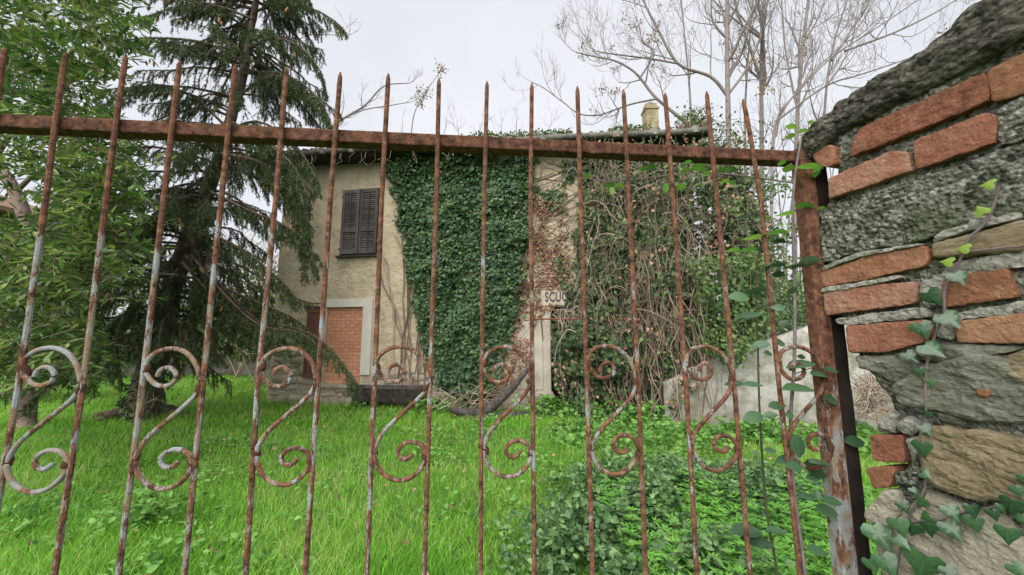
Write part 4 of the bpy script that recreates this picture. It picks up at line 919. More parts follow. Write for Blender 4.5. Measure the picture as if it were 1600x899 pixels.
for pix, Y, dY, gr in (([(395, 20), (440, 5), (490, 15), (525, 35), (541, 52)], 7.9, -.05, 1), ([(388, 75), (430, 60), (470, 75), (500, 110), (510, 150)], 7.8, -.05, 1), ([(372, 150), (420, 120), (470, 130), (505, 165), (512, 200)], 7.7, -.1, 1),
                       ([(355, 205), (400, 190), (450, 215), (485, 260), (498, 300)], 7.6, -.1, 1), ([(340, 255), (390, 250), (440, 290), (470, 330), (485, 390)], 7.6, -.1, .9), ([(325, 295), (370, 310), (430, 360), (470, 385), (497, 400)], 7.6, -.1, .6),
                       ([(305, 350), (350, 400), (420, 440), (470, 470), (500, 475)], 7.7, -.05, .6), ([(290, 400), (340, 440), (400, 500), (450, 510), (500, 530), (540, 575), (556, 600)], 7.6, -.12, 1.3),
                       ([(285, 410), (340, 470), (390, 505), (440, 530)], 7.3, -.1, 1.3), ([(285, 430), (350, 490), (400, 520), (450, 545)], 7.5, -.2, 1.3), ([(270, 430), (220, 440), (160, 480), (100, 540)], 7.6, -.15, 1.2), ([(260, 470), (200, 490), (150, 530), (110, 580)], 7.6, -.2, 1.2),
                       ([(300, 360), (250, 340), (190, 360), (140, 420), (120, 470)], 7.6, -.2, 1), ([(330, 280), (280, 240), (220, 230), (160, 260), (140, 300)], 7.6, -.2, 1), ([(355, 200), (300, 150), (240, 135), (180, 150), (150, 190)], 7.6, -.2, 1), ([(385, 100), (330, 70), (260, 60), (190, 65), (150, 90)], 7.6, -.2, 1), ([(395, 30), (340, 10), (280, 10), (220, 30)], 7.6, -.2, 1),
                       ([(280, 420), (240, 470), (230, 540), (240, 590)], 7.3, -.1, 1.2), ([(300, 370), (320, 440), (330, 520), (335, 560)], 7.4, -.1, 1.2), ([(275, 430), (200, 430), (150, 470), (130, 540), (140, 600)], 7.0, -.2, 1.3),
                       ([(350, 220), (400, 215), (450, 250), (478, 300), (480, 360)], 7.3, -.1, 1.2), ([(345, 240), (410, 255), (455, 300), (470, 370), (478, 430)], 7.4, -.1, 1.1), ([(330, 300), (390, 330), (440, 350), (480, 380), (495, 430)], 7.3, -.1, 1), ([(300, 400), (360, 470), (410, 510), (470, 520), (510, 555)], 7.3, -.12, 1.3), ([(300, 420), (350, 450), (420, 480), (470, 505), (500, 540)], 7.7, -.12, 1.3),
                       ([(262, 440), (262, 500), (240, 560), (225, 600)], 7.5, -.1, 1.3), ([(300, 360), (312, 420), (300, 500), (312, 570)], 7.4, -.05, 1.3), ([(330, 290), (318, 340), (315, 400), (322, 450)], 7.5, -.05, 1.3), ([(280, 430), (210, 470), (180, 540), (190, 600)], 7.2, -.1, 1.3), ([(270, 440), (180, 500), (120, 560), (60, 600)], 7.4, -.1, 1.3), ([(360, 180), (340, 230), (330, 290), (325, 340)], 7.5, -.05, 1.2),
                       ([(360, 190), (420, 225), (460, 290), (480, 370)], 7.4, -.1, 1), ([(300, 360), (360, 380), (430, 430), (465, 470)], 7.2, -.1, 1)):
    branch(curve([at(x, y, Y + dY * i) for i, (x, y) in enumerate(pix)], 3), gr, 1.15, .5, .06)
bw.build("branches", M['spruce_bark'], SP, kind="stuff")
for pix in ([(262, 380), (245, 430), (262, 470), (285, 520)], [(315, 350), (325, 390), (335, 420)], [(250, 400), (240, 460), (270, 500), (292, 530)], [(330, 540), (345, 500), (340, 470)]):
    pts = curve([at(x, y, 7.5) for x, y in pix], 5)
    for q in range(len(pts) - 1):
        for k in range(9):
            d = unit(pts[q + 1] - pts[q]) * .5 + g_.normal(0, .3, 3) - UP * .5; bd.tube([pts[q], pts[q] + d * .15, pts[q] + d * .3 - UP * .06], [.006, .004, .002], 3, cap=False)
bd.build("dead_twigs", M['dead_twig'], SP, kind="stuff")
bn.build("needles", M['needle'], SP, kind="stuff")
def lathe(prof, sides=9):
    V = [(r * math.cos(a), r * math.sin(a), z) for r, z in prof for a in np.arange(sides) * 2 * math.pi / sides]; F = []
    for j in range(len(prof) - 1):
        for i in range(sides): k = (i + 1) % sides; F.append([j * sides + i, j * sides + k, (j + 1) * sides + k, (j + 1) * sides + i])
    return np.array(V), np.array(F)
cv, cf = lathe([(.002, 0), (.016, -.01), (.02, -.03), (.022, -.06), (.018, -.09), (.01, -.115), (.002, -.122)], 8)
cme = npmesh("cone", cv, [cf], M['cone'], True)
for x, y in ((150, 45), (152, 60), (222, 92), (228, 95), (234, 92), (240, 96), (343, 28), (346, 34), (128, 208), (133, 212), (212, 195), (338, 130), (310, 330), (312, 418), (95, 545), (90, 548), (435, 95), (450, 12), (445, 8), (410, 135)): cones.append(at(x, y, g_.uniform(6.9, 7.3)))
g_.shuffle(cones)
for p in cones[:190]:
    o = bpy.data.objects.new("cone", cme); link(o, SP); o.location = Vector(p) - Vector(SP.location); o.rotation_euler = (g_.normal(0, .25), g_.normal(0, .25), g_.random() * 6); s_ = g_.uniform(.75, 1.15); o.scale = (s_, s_, s_)

# ------------------------------------------------------------------ laurel at the far left
LR = thing("laurel", "broad evergreen laurel with long glossy leaves filling the far left", "tree", tuple(at(40, 450, 7.0) * [1, 1, 0]))
b = Batch(); limbs = []
def lim(pix, Y, r0, r1, dY=0): 
    p = curve([at(x, y, Y + dY * i) for i, (x, y) in enumerate(pix)], 6); b.tube(p, np.linspace(r0, r1, len(p)), 9); limbs.append(p)
lim([(40, 668), (46, 560), (46, 480), (43, 395), (40, 345), (24, 300), (-4, 255), (-40, 200), (-90, 60)], 7.0, .13, .08)
lim([(24, 300), (60, 270), (110, 262), (150, 245)], 7, .045, .015, -.3)
lim([(-10, 250), (30, 190), (80, 120), (130, 60), (170, 0)], 7, .045, .015, -.4)
lim([(-40, 200), (0, 100), (40, 20), (60, -40)], 7, .05, .015, -.6)
lim([(45, 480), (80, 420), (130, 390), (190, 340)], 7, .05, .015, -.6)
lim([(45, 480), (20, 440), (-10, 420), (-50, 380)], 7, .05, .015, -.6)
lim([(45, 520), (90, 500), (140, 470), (170, 460)], 7, .05, .015, -.7)
b.build("trunk", M['laurel_bark'], LR, True)
b = Batch(); tw = Batch(); singles = []
def spray(x, y, Y):
    p = at(x, y, Y); d = unit(np.array([g_.normal(.1, .8), g_.normal(-.3, .6), g_.normal(.1, .45)])); L_ = g_.uniform(.18, .42); n = int(g_.integers(7, 13))
    e = p + d * L_; m_ = (p + e) / 2 + [0, 0, .03]; tw.tube([p, m_, e], [.005, .004, .002], 4, cap=False)
    t = np.linspace(.15, 1, n)[:, None]; P = p * (1 - t) + e * t + UP * .03 * (1 - (2 * t - 1) ** 2)
    a = np.arange(n) * 2.4; s1 = unit(np.cross(d, UP)); s2 = np.cross(s1, d)
    ax = d * .75 + (s1 * np.cos(a)[:, None] + s2 * np.sin(a)[:, None] * .6) * .85 + g_.normal(0, .15, (n, 3)) - UP * .1
    return P, ax, UP * 1. + g_.normal(0, .35, (n, 3)), g_.uniform(.085, .15, n)
regions = [((-60, 190), (-60, 130), 420), ((-60, 170), (100, 200), 230), ((-60, 60), (190, 250), 45), ((60, 200), (190, 290), 110), ((-60, 110), (250, 340), 30), ((90, 235), (215, 330), 130), ((110, 215), (290, 400), 230), ((-60, 60), (350, 470), 110), ((30, 190), (360, 470), 240), ((-60, 140), (450, 560), 230), ((120, 245), (-60, 80), 110), ((-60, 150), (520, 605), 150)]
for (x0, x1), (y0, y1), n in regions:
    for _ in range(n):
        q = spray(g_.uniform(x0, x1), g_.uniform(y0, y1), g_.uniform(3.6, 6.2))
        b.add(*scatter(LANCE, *q)); 
        if len(singles) < 240 and q[0][0, 1] < 4.2: singles += [(q[0][i], q[1][i] , q[2][i], q[3][i]) for i in range(0, len(q[0]), 3)]
b.build("foliage", M['laurel'], LR, kind="stuff"); tw.build("twigs", M['laurel_bark'], LR, kind="stuff")
lme = npmesh("leaf", LANCE[0], [LANCE[1]], M['laurel_o'])
def leaf_obj(name, me, p, ax, nr, sc, parent):
    ax = unit(np.asarray(ax, float)); bb = unit(np.cross(ax, nr)); nr = np.cross(bb, ax)
    m = Matrix(((bb[0], ax[0], nr[0], p[0]), (bb[1], ax[1], nr[1], p[1]), (bb[2], ax[2], nr[2], p[2]), (0, 0, 0, 1))) @ Matrix.Diagonal((sc, sc, sc, 1))
    o = bpy.data.objects.new(name, me); link(o, parent); o.matrix_basis = (wmat(parent).inverted() @ m) if parent else m
    return o
for p, ax, nr, sc in singles[:240]: leaf_obj("leaf", lme, p + ax * .02 - UP * .012, ax + g_.normal(0, .2, 3), nr, sc, LR)

# ------------------------------------------------------------------ the gate
BARPX = {1: [(103, 82), (88, 180), (73, 300), (30, 600), (8, 720)], 2: [(197, 85), (182, 187), (167, 300), (130, 600), (85, 899)], 3: [(281, 95), (257, 300), (223, 600), (185, 899)], 4: [(368, 100), (347, 300), (317, 600), (288, 899)],
         5: [(448, 105), (432, 300), (403, 600), (384, 899)], 6: [(532, 113), (517, 300), (497, 600), (477, 899)], 7: [(607, 115), (597, 300), (585, 600), (573, 899)], 8: [(686, 122), (682, 300), (672, 600), (663, 899)],
         9: [(761, 127), (757, 300), (752, 600), (751, 899)], 10: [(831, 130), (829, 300), (832, 600), (835, 899)], 11: [(902, 135), (907, 300), (917, 600), (926, 899)], 12: [(974, 140), (982, 300), (997, 600), (1009, 899)],
         13: [(1039, 145), (1051, 300), (1072, 600), (1089, 899)], 14: [(1104, 143), (1119, 300), (1147, 600), (1172, 899)], 15: [(1161, 155), (1172, 210), (1190, 320), (1217, 600), (1250, 899)]}
GT = thing("gate", "rusted wrought iron gate with spiked bars and a row of curling scrolls", "gate", GATE.p(0, 0, 0), GATE.rot)
def bar_path(pix):
    q = [GATE.hit(x, y) for x, y in pix]; (ua, za), (ub, zb) = q[-2], q[-1]
    q.append((ub + (ub - ua) * min(1, (zb - .14) / (za - zb)) * .6, .14)); return q
bars = {k: bar_path(v) for k, v in BARPX.items()}
bars[0] = [(u - (bars[2][min(i, len(bars[2]) - 1)][0] - u) * 1.0, z + .005) for i, (u, z) in enumerate(bars[1])]
def bar_u(k, z): q = sorted(bars[k], key=lambda t: t[1]); return np.interp(z, [t[1] for t in q], [t[0] for t in q])
HB = .0049
def square_bar(path, name="bar"):
    """square rod with a pointed top, slightly uneven along its length"""
    p = sorted(path, key=lambda t: -t[1]); zt_ = p[0][1]; zz = np.concatenate([[zt_, zt_ - .012, zt_ - .034], np.linspace(zt_ - .06, .14, 40)])
    us_ = np.interp(zz, [t[1] for t in p][::-1], [t[0] for t in p][::-1]); V = []
    sd_ = RNG.uniform(0, 50)
    for i, (u, z) in enumerate(zip(us_, zz)):
        h = .0012 if i == 0 else (.0045 if i == 1 else HB * (1 + .1 * noise.noise(Vector((z * 40, sd_, 0)))))
        c_ = .45
        for a, b2 in ((-1, -c_), (-c_, -1), (c_, -1), (1, -c_), (1, c_), (c_, 1), (-c_, 1), (-1, c_)): V.append(GATE.p(u + a * h, b2 * h, z))
    F = []
    for i in range(len(zz) - 1):
        for k in range(8): k2 = (k + 1) % 8; F.append([i * 8 + k, (i + 1) * 8 + k, (i + 1) * 8 + k2, i * 8 + k2])
    b = len(zz) * 8 - 8
    return part(name, V, [F, [list(range(8))], [[b + k for k in range(7, -1, -1)]]], M['rust_bar'], GT)
for k in range(0, 16): square_bar(bars[k])
ru0 = GATE.hit(-60, 178)[0]; ra = GATE.hit(0, 182); rb_ = GATE.hit(1235, 239)
b = Batch(); V = []; cu = np.linspace(bars[0][0][0] - .34, .726, 120)
for u in cu:
    zc = ra[1] + (rb_[1] - ra[1]) * (u - ra[0]) / (rb_[0] - ra[0]) - .004; j1 = .0012 * noise.noise(Vector((u * 60, 1, 0))); j2 = .0012 * noise.noise(Vector((u * 60, 9, 0)))
    for o_, z in ((-HB - .002, .0135 + j1), (-HB - .002 + .0012, .011), (-HB - .002 + .0012 + j2, -.0125), (-HB - .002, -.015 + j2), (-HB - .036, -.0148 + j1), (-HB - .036, .0135 + j1)): V.append(GATE.p(u, o_, zc + z))
F = [[i * 6 + k, i * 6 + (k + 1) % 6, i * 6 + 6 + (k + 1) % 6, i * 6 + 6 + k] for i in range(len(cu) - 1) for k in range(6)]
part("top_rail", V, [F, [[5, 4, 3, 2, 1, 0], [len(V) - 6 + k for k in range(6)]]], M['rust_rail'], GT)
bl = bars[0][0][0]; bars[17] = [(u - .115, z) for u, z in bars[0]]; square_bar(bars[17])
b = Batch(); b.pbox(GATE, bl - .34, .726, -.034, -.009, .12, .16); b.build("bottom_rail", M['rust_rail'], GT)
SCR = [(606, 584), (609, 576), (617, 571), (626, 573), (632, 582), (629, 592), (618, 598), (604, 596), (593, 585), (588, 573), (590, 561), (600, 550), (614, 544), (630, 543), (646, 549), (658, 561), (666, 578), (668, 594), (664, 610), (650, 627), (625, 650), (603, 671), (590, 690), (585, 706), (587, 722), (595, 737), (608, 747), (622, 751), (638, 748), (651, 739), (661, 726), (664, 713), (660, 700), (650, 693), (638, 692), (627, 697), (621, 706), (624, 715), (632, 719), (640, 716), (645, 710)]
sq = np.array([GATE.hit(x, y) for x, y in SCR]); frac = np.array([(u - bar_u(7, z)) / (bar_u(8, z) - bar_u(7, z)) for u, z in sq])
bars[16] = [(.7405, 2.0), (.7405, .1)]
wv = np.array([(math.sin(p_) * math.cos(a_) * (1 + .2 * math.sin(a_ * 3 + p_ * 4)), math.sin(p_) * math.sin(a_), math.cos(p_)) for p_ in np.linspace(.01, math.pi - .01, 7) for a_ in np.arange(8) * math.pi / 4])
weld_me = npmesh('weld', wv, [[[j_ * 8 + i_, j_ * 8 + 8 + i_, j_ * 8 + 8 + (i_ + 1) % 8, j_ * 8 + (i_ + 1) % 8] for j_ in range(6) for i_ in range(8)]], M['rust_rail'], True)
def scroll(k0, k1, z_off, mat):
    jx, jz = RNG.normal(0, .02, 2), RNG.normal(0, .0025, 2)
    wv_ = lambda i_: .035 * math.sin(i_ * .31 + jx[0] * 90) * jx[1] * 25
    pts = [np.array([bar_u(k0, z + z_off) + HB * .2 + (f + (wv_(i_) if .1 < f < .9 else 0)) * (bar_u(k1, z + z_off) - bar_u(k0, z + z_off)), z + z_off + jz[0] * math.sin(i_ * .23)]) for i_, (f, (u, z)) in enumerate(zip(frac, sq))]
    c = curve(pts, 5); b = Batch(); r = np.full(len(c), .0047); r[:2] = (.0038, .0045); r[-2:] = (.0045, .0038)
    b.tube([GATE.p(u, .0015, z) for u, z in c], r, 10); o = b.build("scroll", mat, GT, True)
    for px_, py_ in ((588, 573), (667, 600), (585.5, 706), (664, 716)):
        zz = GATE.hit(px_, py_)[1]; kk = k0 if px_ < 620 else k1; w_o = bpy.data.objects.new("weld", weld_me); link(w_o, GT)
        w_o.location = Vector((bar_u(kk, zz) + HB * (1 if kk == k0 else -1) * 1.1, 0, zz + RNG.uniform(-.003, .003))); w_o.scale = (RNG.uniform(.006, .009), RNG.uniform(.006, .008), RNG.uniform(.011, .018)); w_o.rotation_euler = (0, RNG.normal(0, .3), RNG.random())
for i, (k0, k1) in enumerate(((1, 2), (3, 4), (5, 6), (7, 8), (9, 10), (11, 12), (13, 14), (15, 16))):
    scroll(k0, k1, RNG.uniform(-.002, .002), M['rust_scroll'])
# hollow square stile at the hinge side of the gate
STL = Plane(GATE.p(.733, 0, 0)[:2], GATE.d)
def rect_post(P, u0, u1, o0, o1, z0, z1, mat, name, parent, lean=0.0):
    zz = np.linspace(z0, z1, 60); V = []; bv = .003
    for z in zz:
        j = .0012 * noise.noise(Vector((z * 30, u0 * 9, 2))); l_ = lean * (z - 1.1)
        for u, o_ in ((u0 + bv, o0), (u1 - bv, o0), (u1, o0 + bv), (u1, o1 - bv), (u1 - bv, o1), (u0 + bv, o1), (u0, o1 - bv), (u0, o0 + bv)): V.append(P.p(u + l_ + j, o_ + j, z))
    F = [[i * 8 + k, i * 8 + (k + 1) % 8, i * 8 + 8 + (k + 1) % 8, i * 8 + 8 + k] for i in range(59) for k in range(8)]
    return part(name, V, [F, [list(range(7, -1, -1)), [59 * 8 + k for k in range(8)]]], mat, parent)
rect_post(STL, .0, .036, -.03, .004, .08, 2.08, M['rust_stile'], "stile", GT)
rect_post(Plane(GATE.p(bl - .376, 0, 0)[:2], GATE.d), .0, .036, -.03, .004, .08, 2.14, M['rust_stile'], "stile", GT)
JP = thing("gate_post", "iron jamb post with shade painted into its near-black colour, set between the rusty gate edge and the masonry", "post", STL.p(.058, -.01, 0), STL.rot)
rect_post(STL, .041, .078, -.035, -.004, 0, 2.06, M['iron_dark'], "shaft", JP)
for z in (.5, 1.55): b = Batch(); b.tube([STL.p(.0395, -.012, z - .05), STL.p(.0395, -.012, z + .05)], .008, 10); b.build("hinge", M['iron_dark'], JP, True)

# ------------------------------------------------------------------ old masonry wall at the right
WR = thing("masonry_wall", "old crumbling wall of red bricks, rough mortar and big stones at the right edge", "wall", WALL.p(0, 0, 0), WALL.rot)
edge_px = [(1285, 195), (1300, 240), (1303, 280), (1283, 320), (1281, 380), (1290, 425), (1297, 470), (1312, 498), (1330, 530), (1338, 560), (1368, 600), (1392, 640), (1404, 672), (1412, 720), (1396, 760), (1376, 800), (1368, 860), (1372, 920)]
ep = np.array([WALL.hit(x, y) for x, y in edge_px]); ep = ep[np.argsort(ep[:, 1])]
TM, TH = .85, .34
def t_end(z): return np.interp(z, ep[:, 1], ep[:, 0])
zs_ = np.concatenate([np.linspace(0, 1.0, 30)[:-1], np.linspace(1.0, 2.12, 230)]); fr = np.concatenate([np.linspace(0, .5, 105)[:-1], np.linspace(.5, TM, 25)])
cols_end = [-.3, -.2, -.1, -.05, -.025]
def rnoise(t, z, s_=0): 
    return .006 * noise.noise(Vector((t * 22, z * 22, s_))) + .0055 * noise.noise(Vector((t * 60, z * 75, s_ + 3))) + .0035 * noise.noise(Vector((t * 150, z * 170, s_ + 5)))
V = []
for z in zs_:
    te = t_end(z) + .006 * noise.noise(Vector((z * 45, 4, 1))) + .004 * noise.noise(Vector((z * 120, 4, 1)))
    for o_ in cols_end: V.append(WALL.p(te + .012 + .01 * noise.noise(Vector((o_ * 20, z * 20, 3))) + .006 * noise.noise(Vector((o_ * 60, z * 60, 3))), o_ - .012, z))
    for f_ in fr:
        t = te + f_ * (.8 - te) / TM; rn = min(1, f_ / .025); V.append(WALL.p(t, -.012 * (1 - rn) ** 2 - .004 + rnoise(t, z), z))
    V.append(WALL.p(.8, -TH, z)); V.append(WALL.p(te + .02, -TH, z))
nc = len(cols_end) + len(fr) + 2; F = []
for j in range(len(zs_) - 1):
    for i in range(nc): i2 = (i + 1) % nc; F.append([j * nc + i, j * nc + i2, (j + 1) * nc + i2, (j + 1) * nc + i])
part("mortar_core", V, [F], M['mortar'], WR, True)
def slab(name, pix, o0, o1, mat, bev=.006, amp=.003, fine=.0012, sm=True, seed=None, strata=0.0):
    """a stone or brick whose face follows an outline seen in the photograph: bevelled, uneven, set into the wall"""
    P = np.array([WALL.hit(x, y) for x, y in pix]); P = np.vstack([P, P[:1]]); out = []
    for i in range(len(P) - 1):
        n = max(2, int(np.linalg.norm(P[i + 1] - P[i]) / .006)); out += [P[i] + (P[i + 1] - P[i]) * k / n for k in range(n)]
    out = np.array(out); m_ = len(out); c = (out.max(0) + out.min(0)) / 2; ext = (out.max(0) - out.min(0)) / 2; seed = RNG.uniform(0, 99) if seed is None else seed
    for _ in range(1): out = (np.roll(out, 1, 0) + 2 * out + np.roll(out, -1, 0)) / 4
    def wob(q): return np.array([[amp * noise.noise(Vector((p[0] * 30, p[1] * 30, seed))) + .0016 * noise.noise(Vector((p[0] * 110, p[1] * 110, seed))), amp * noise.noise(Vector((p[0] * 30, p[1] * 30, seed + 7))) + .0022 * noise.noise(Vector((p[0] * 110, p[1] * 110, seed + 7)))] for p in q])
    rings = [(0, o0), (0, o1 - bev), (bev * .35, o1 - bev * .3), (bev, o1)]; V = []
    for ins, o_ in rings:
        q = c + (out - c) * (1 - ins / ext); w_ = wob(out)
        for p, d in zip(q, w_): V.append((p[0] + d[0], o_, p[1] + d[1]))
    rim = np.array([(p[0], p[2]) for p in V[-m_:]]); lo_, hi_ = rim.min(0), rim.max(0); st_ = .0045
    gq = np.array([(x, z) for x in np.arange(lo_[0], hi_[0], st_) for z in np.arange(lo_[1], hi_[1], st_)]) + RNG.uniform(-.0014, .0014, (len(np.arange(lo_[0], hi_[0], st_)) * len(np.arange(lo_[1], hi_[1], st_)), 2))
    ins_ = np.zeros(len(gq), bool); jj = m_ - 1
    for ii_ in range(m_):
        xi, yi = rim[ii_]; xj, yj = rim[jj]; ins_ ^= ((yi > gq[:, 1]) != (yj > gq[:, 1])) & (gq[:, 0] < (xj - xi) * (gq[:, 1] - yi) / (yj - yi + 1e-12) + xi); jj = ii_
    gq = gq[ins_]; near = np.array([np.min(np.sum((rim - p) ** 2, 1)) for p in gq]) if len(gq) else np.zeros(0); gq = gq[near > .002 ** 2]
    cdt = delaunay_2d_cdt([Vector(p) for p in rim] + [Vector(p) for p in gq], [(i, (i + 1) % m_) for i in range(m_)], [], 1, 1e-7)
    base_ = len(V) - m_; ok = len(cdt[0]) == m_ + len(gq); idx = [base_ + q[0] if q else -1 for q in cdt[3]]
    for p in gq: V.append((p[0], o1 + .0006, p[1]))
    if not ok:
        idx = [base_ + (q[0] if q else 0) for q in cdt[3]]
    T3 = [[idx[k] for k in f] for f in cdt[2]]; T3 = [f for f in T3 if len(set(f)) == 3]; nr_ = len(rings)
    W = []
    for i, (t, o_, z) in enumerate(V):
        k = min(i // m_, nr_)
        if k >= 1: o_ += strata * noise.noise(Vector((t * 14, (z + .25 * t) * 120, seed + 4))) + amp * noise.noise(Vector((t * 28, z * 35, seed))) + fine * noise.noise(Vector((t * 120, z * 170, seed + 2))) + fine * .6 * noise.noise(Vector((t * 300, z * 300, seed + 2)))
        W.append(WALL.p(t, o_, z))
    F = [[j * m_ + i, j * m_ + (i + 1) % m_, (j + 1) * m_ + (i + 1) % m_, (j + 1) * m_ + i] for j in range(nr_ - 1) for i in range(m_)]
    a2 = np.sum(out[:, 0] * np.roll(out[:, 1], -1) - np.roll(out[:, 0], -1) * out[:, 1])
    if a2 < 0: F = [f[::-1] for f in F]
    return part(name, W, [F, T3], mat, WR, sm)
R_, O_ = M['brick'], M['brick_o']
for pix, mt, o1 in (([(1276, 240), (1300, 226), (1311, 230), (1312, 258), (1292, 263), (1277, 252)], R_, .012), ([(1350, 201), (1545, 115), (1553, 125), (1554, 160), (1335, 247), (1337, 225)], R_, .013), ([(1550, 113), (1600, 88), (1690, 42), (1690, 110), (1600, 152), (1557, 163)], O_, .014),
                ([(1299, 280), (1400, 236), (1424, 238), (1432, 268), (1300, 312)], R_, .013), ([(1433, 222), (1545, 177), (1563, 180), (1562, 225), (1437, 266)], R_, .012), ([(1286, 425), (1346, 407), (1352, 396), (1448, 384), (1457, 402), (1452, 416), (1357, 438), (1289, 449)], O_, .009),
                ([(1292, 458), (1380, 445), (1437, 439), (1438, 475), (1296, 493)], R_, .014), ([(1478, 440), (1515, 428), (1581, 420), (1596, 460), (1590, 466), (1477, 482)], O_, .012), ([(1327, 510), (1455, 499), (1462, 524), (1448, 536), (1390, 551), (1332, 551)], R_, .014),
                ([(1498, 502), (1600, 490), (1690, 482), (1690, 532), (1600, 537), (1501, 535)], O_, .011), ([(1365, 679), (1418, 680), (1421, 725), (1371, 720)], R_, .013), ([(1359, 730), (1402, 727), (1405, 735), (1399, 760), (1372, 764)], O_, .014)):
    slab("brick", pix, -.06, o1, mt, .0018, .0012, .0011, sm=False)
slab("brick", [(1459, 382), (1530, 364), (1600, 345), (1690, 325), (1690, 370), (1600, 394), (1480, 405), (1459, 405)], -.05, .012, M['tanstone'], .006, .003, .0015)["label"] = "moss stained tan brick"
for pix, o1, mt, am in (([(1310, 408), (1350, 394), (1440, 381), (1448, 384), (1350, 400), (1290, 425), (1288, 420)], .014, M['mortar_l'], .002), ([(1292, 451), (1380, 436), (1412, 431), (1416, 437), (1380, 444), (1291, 459)], .017, M['mortar_l'], .002),
                    ([(1462, 372), (1480, 360), (1520, 351), (1600, 330), (1600, 342), (1520, 363), (1462, 380)], .013, M['mortar_l'], .002), ([(1308, 498), (1370, 489), (1450, 481), (1456, 497), (1390, 503), (1326, 508), (1312, 505)], .013, M['mortar_l'], .003),
                    ([(1440, 440), (1475, 428), (1500, 408), (1580, 394), (1660, 385), (1660, 412), (1585, 418), (1515, 426), (1476, 440), (1470, 480), (1445, 478)], .006, M['mortar_l'], .003), ([(1462, 498), (1500, 488), (1600, 470), (1660, 462), (1660, 482), (1600, 490), (1500, 500), (1496, 530), (1466, 528)], .007, M['mortar_l'], .003),
                    ([(1282, 330), (1330, 312), (1440, 275), (1600, 225), (1690, 200), (1690, 318), (1600, 335), (1470, 365), (1440, 378), (1340, 395), (1285, 412)], .004, M['mortar'], .005), ([(1563, 168), (1600, 155), (1690, 120), (1690, 195), (1600, 222), (1566, 232)], .006, M['mortar'], .004),
                    ([(1340, 226), (1420, 188), (1540, 130), (1545, 112), (1350, 196)], -.002, M['mortar'], .003)):
    slab("mortar_patch", pix, -.03, o1, mt, .003, am * 1.3, .0034, sm=False)
for pix, o1, mt, lab in (([(1448, 662), (1500, 668), (1600, 680), (1690, 688), (1690, 770), (1600, 787), (1545, 785), (1500, 772), (1458, 750), (1444, 716)], .03, M['tanstone'], "large ochre and grey block stone"), ([(1356, 802), (1385, 770), (1408, 764), (1420, 785), (1405, 818), (1370, 820)], .022, M['palestone'], None),
                     ([(1418, 800), (1444, 768), (1470, 770), (1515, 790), (1570, 808), (1610, 860), (1680, 930), (1680, 980), (1500, 980), (1440, 900), (1410, 850)], .016, M['palestone'], "broad pale sloping stone low in the wall"), ([(1395, 605), (1440, 572), (1500, 560), (1560, 552), (1620, 590), (1690, 600), (1690, 660), (1600, 668), (1520, 655), (1450, 640), (1410, 628)], .017, M['schist'], None),
                     ([(1336, 556), (1400, 553), (1446, 556), (1440, 590), (1400, 602), (1352, 578)], .013, M['schist'], None), ([(1378, 655), (1392, 642), (1408, 650), (1404, 676), (1380, 674)], .014, M['mortar_l'], None), ([(1408, 660), (1420, 648), (1440, 655), (1444, 676), (1424, 680), (1410, 676)], .018, M['mortar_l'], None), ([(1418, 684), (1444, 680), (1444, 712), (1430, 722), (1420, 704)], .018, M['mortar_l'], None),
                     ([(1452, 642), (1480, 638), (1510, 650), (1500, 664), (1462, 660)], .01, M['schist'], None), ([(1535, 560), (1600, 548), (1680, 545), (1680, 596), (1600, 596), (1560, 590)], .016, M['tanstone'], None), ([(1400, 740), (1440, 716), (1446, 740), (1430, 764), (1404, 762)], .012, M['mortar'], None),
                     ([(1375, 830), (1405, 820), (1440, 860), (1470, 960), (1375, 960)], .008, M['palestone'], None), ([(1404, 560), (1450, 540), (1530, 538), (1600, 540), (1600, 548), (1540, 556), (1480, 566)], .012, M['schist'], None), ([(1380, 607), (1410, 628), (1450, 642), (1448, 650), (1400, 640)], .006, M['mortar'], None)):
    o = slab("stone", pix, -.05, o1, mt, .01, .008, .003, sm=False, strata={'grey_green_schist': .0035, 'tan_schist': .003}.get(mt.name, .0015))
    if lab: o["label"] = lab
slab("brick_chip", [(1530, 612), (1552, 600), (1568, 610), (1552, 625)], -.02, .02, O_, .004, .002)
# mossy concrete coping, thick and ragged
cz0, cz1 = WALL.hit(1275, 236)[1] + .0, 2.168
nt_, npr = 150, 0; V = []; prof = []
for z in np.linspace(0, 1, 26): prof.append(('f', z))
for o_ in np.linspace(0, 1, 14)[1:]: prof.append(('t', o_))
prof += [('b', 0.)]
cw = np.linspace(-.012, .8, nt_)
for i, t in enumerate(cw):
    zb = np.interp(t, [-.02, .02, .07, .28, .36], [2.045, 2.045, 2.075, 2.082, 2.088]); ztp = np.interp(t, [-.02, .012, .042, .073, .128, .177, .221, .251, .279, .306, .33, .8], [2.112, 2.124, 2.138, 2.147, 2.155, 2.159, 2.161, 2.165, 2.172, 2.186, 2.19, 2.19]) + .006 * noise.noise(Vector((t * 40, 1, 1)))
    for k, f in prof:
        if k == 'f': o_, z = .02 - .012 * max(0, f - .8) / .2 - .014 * max(0, .12 - f) / .12, zb + (ztp - zb) * f
        elif k == 't': o_, z = .008 - f * (TH + .03), ztp + .005 * math.sin(f * math.pi)
        else: o_, z = -TH - .022, zb
        ns = .012 * noise.noise(Vector((t * 18, z * 18, o_ * 18 + 3))) + .009 * noise.noise(Vector((t * 45, z * 60, o_ * 45))) + .005 * noise.noise(Vector((t * 130, z * 130, o_ * 130)))
        V.append(WALL.p(t + (ns * .6 if i == 0 else 0), o_ + (ns if k == 'f' else 0), z + (ns if k == 't' else 0)))
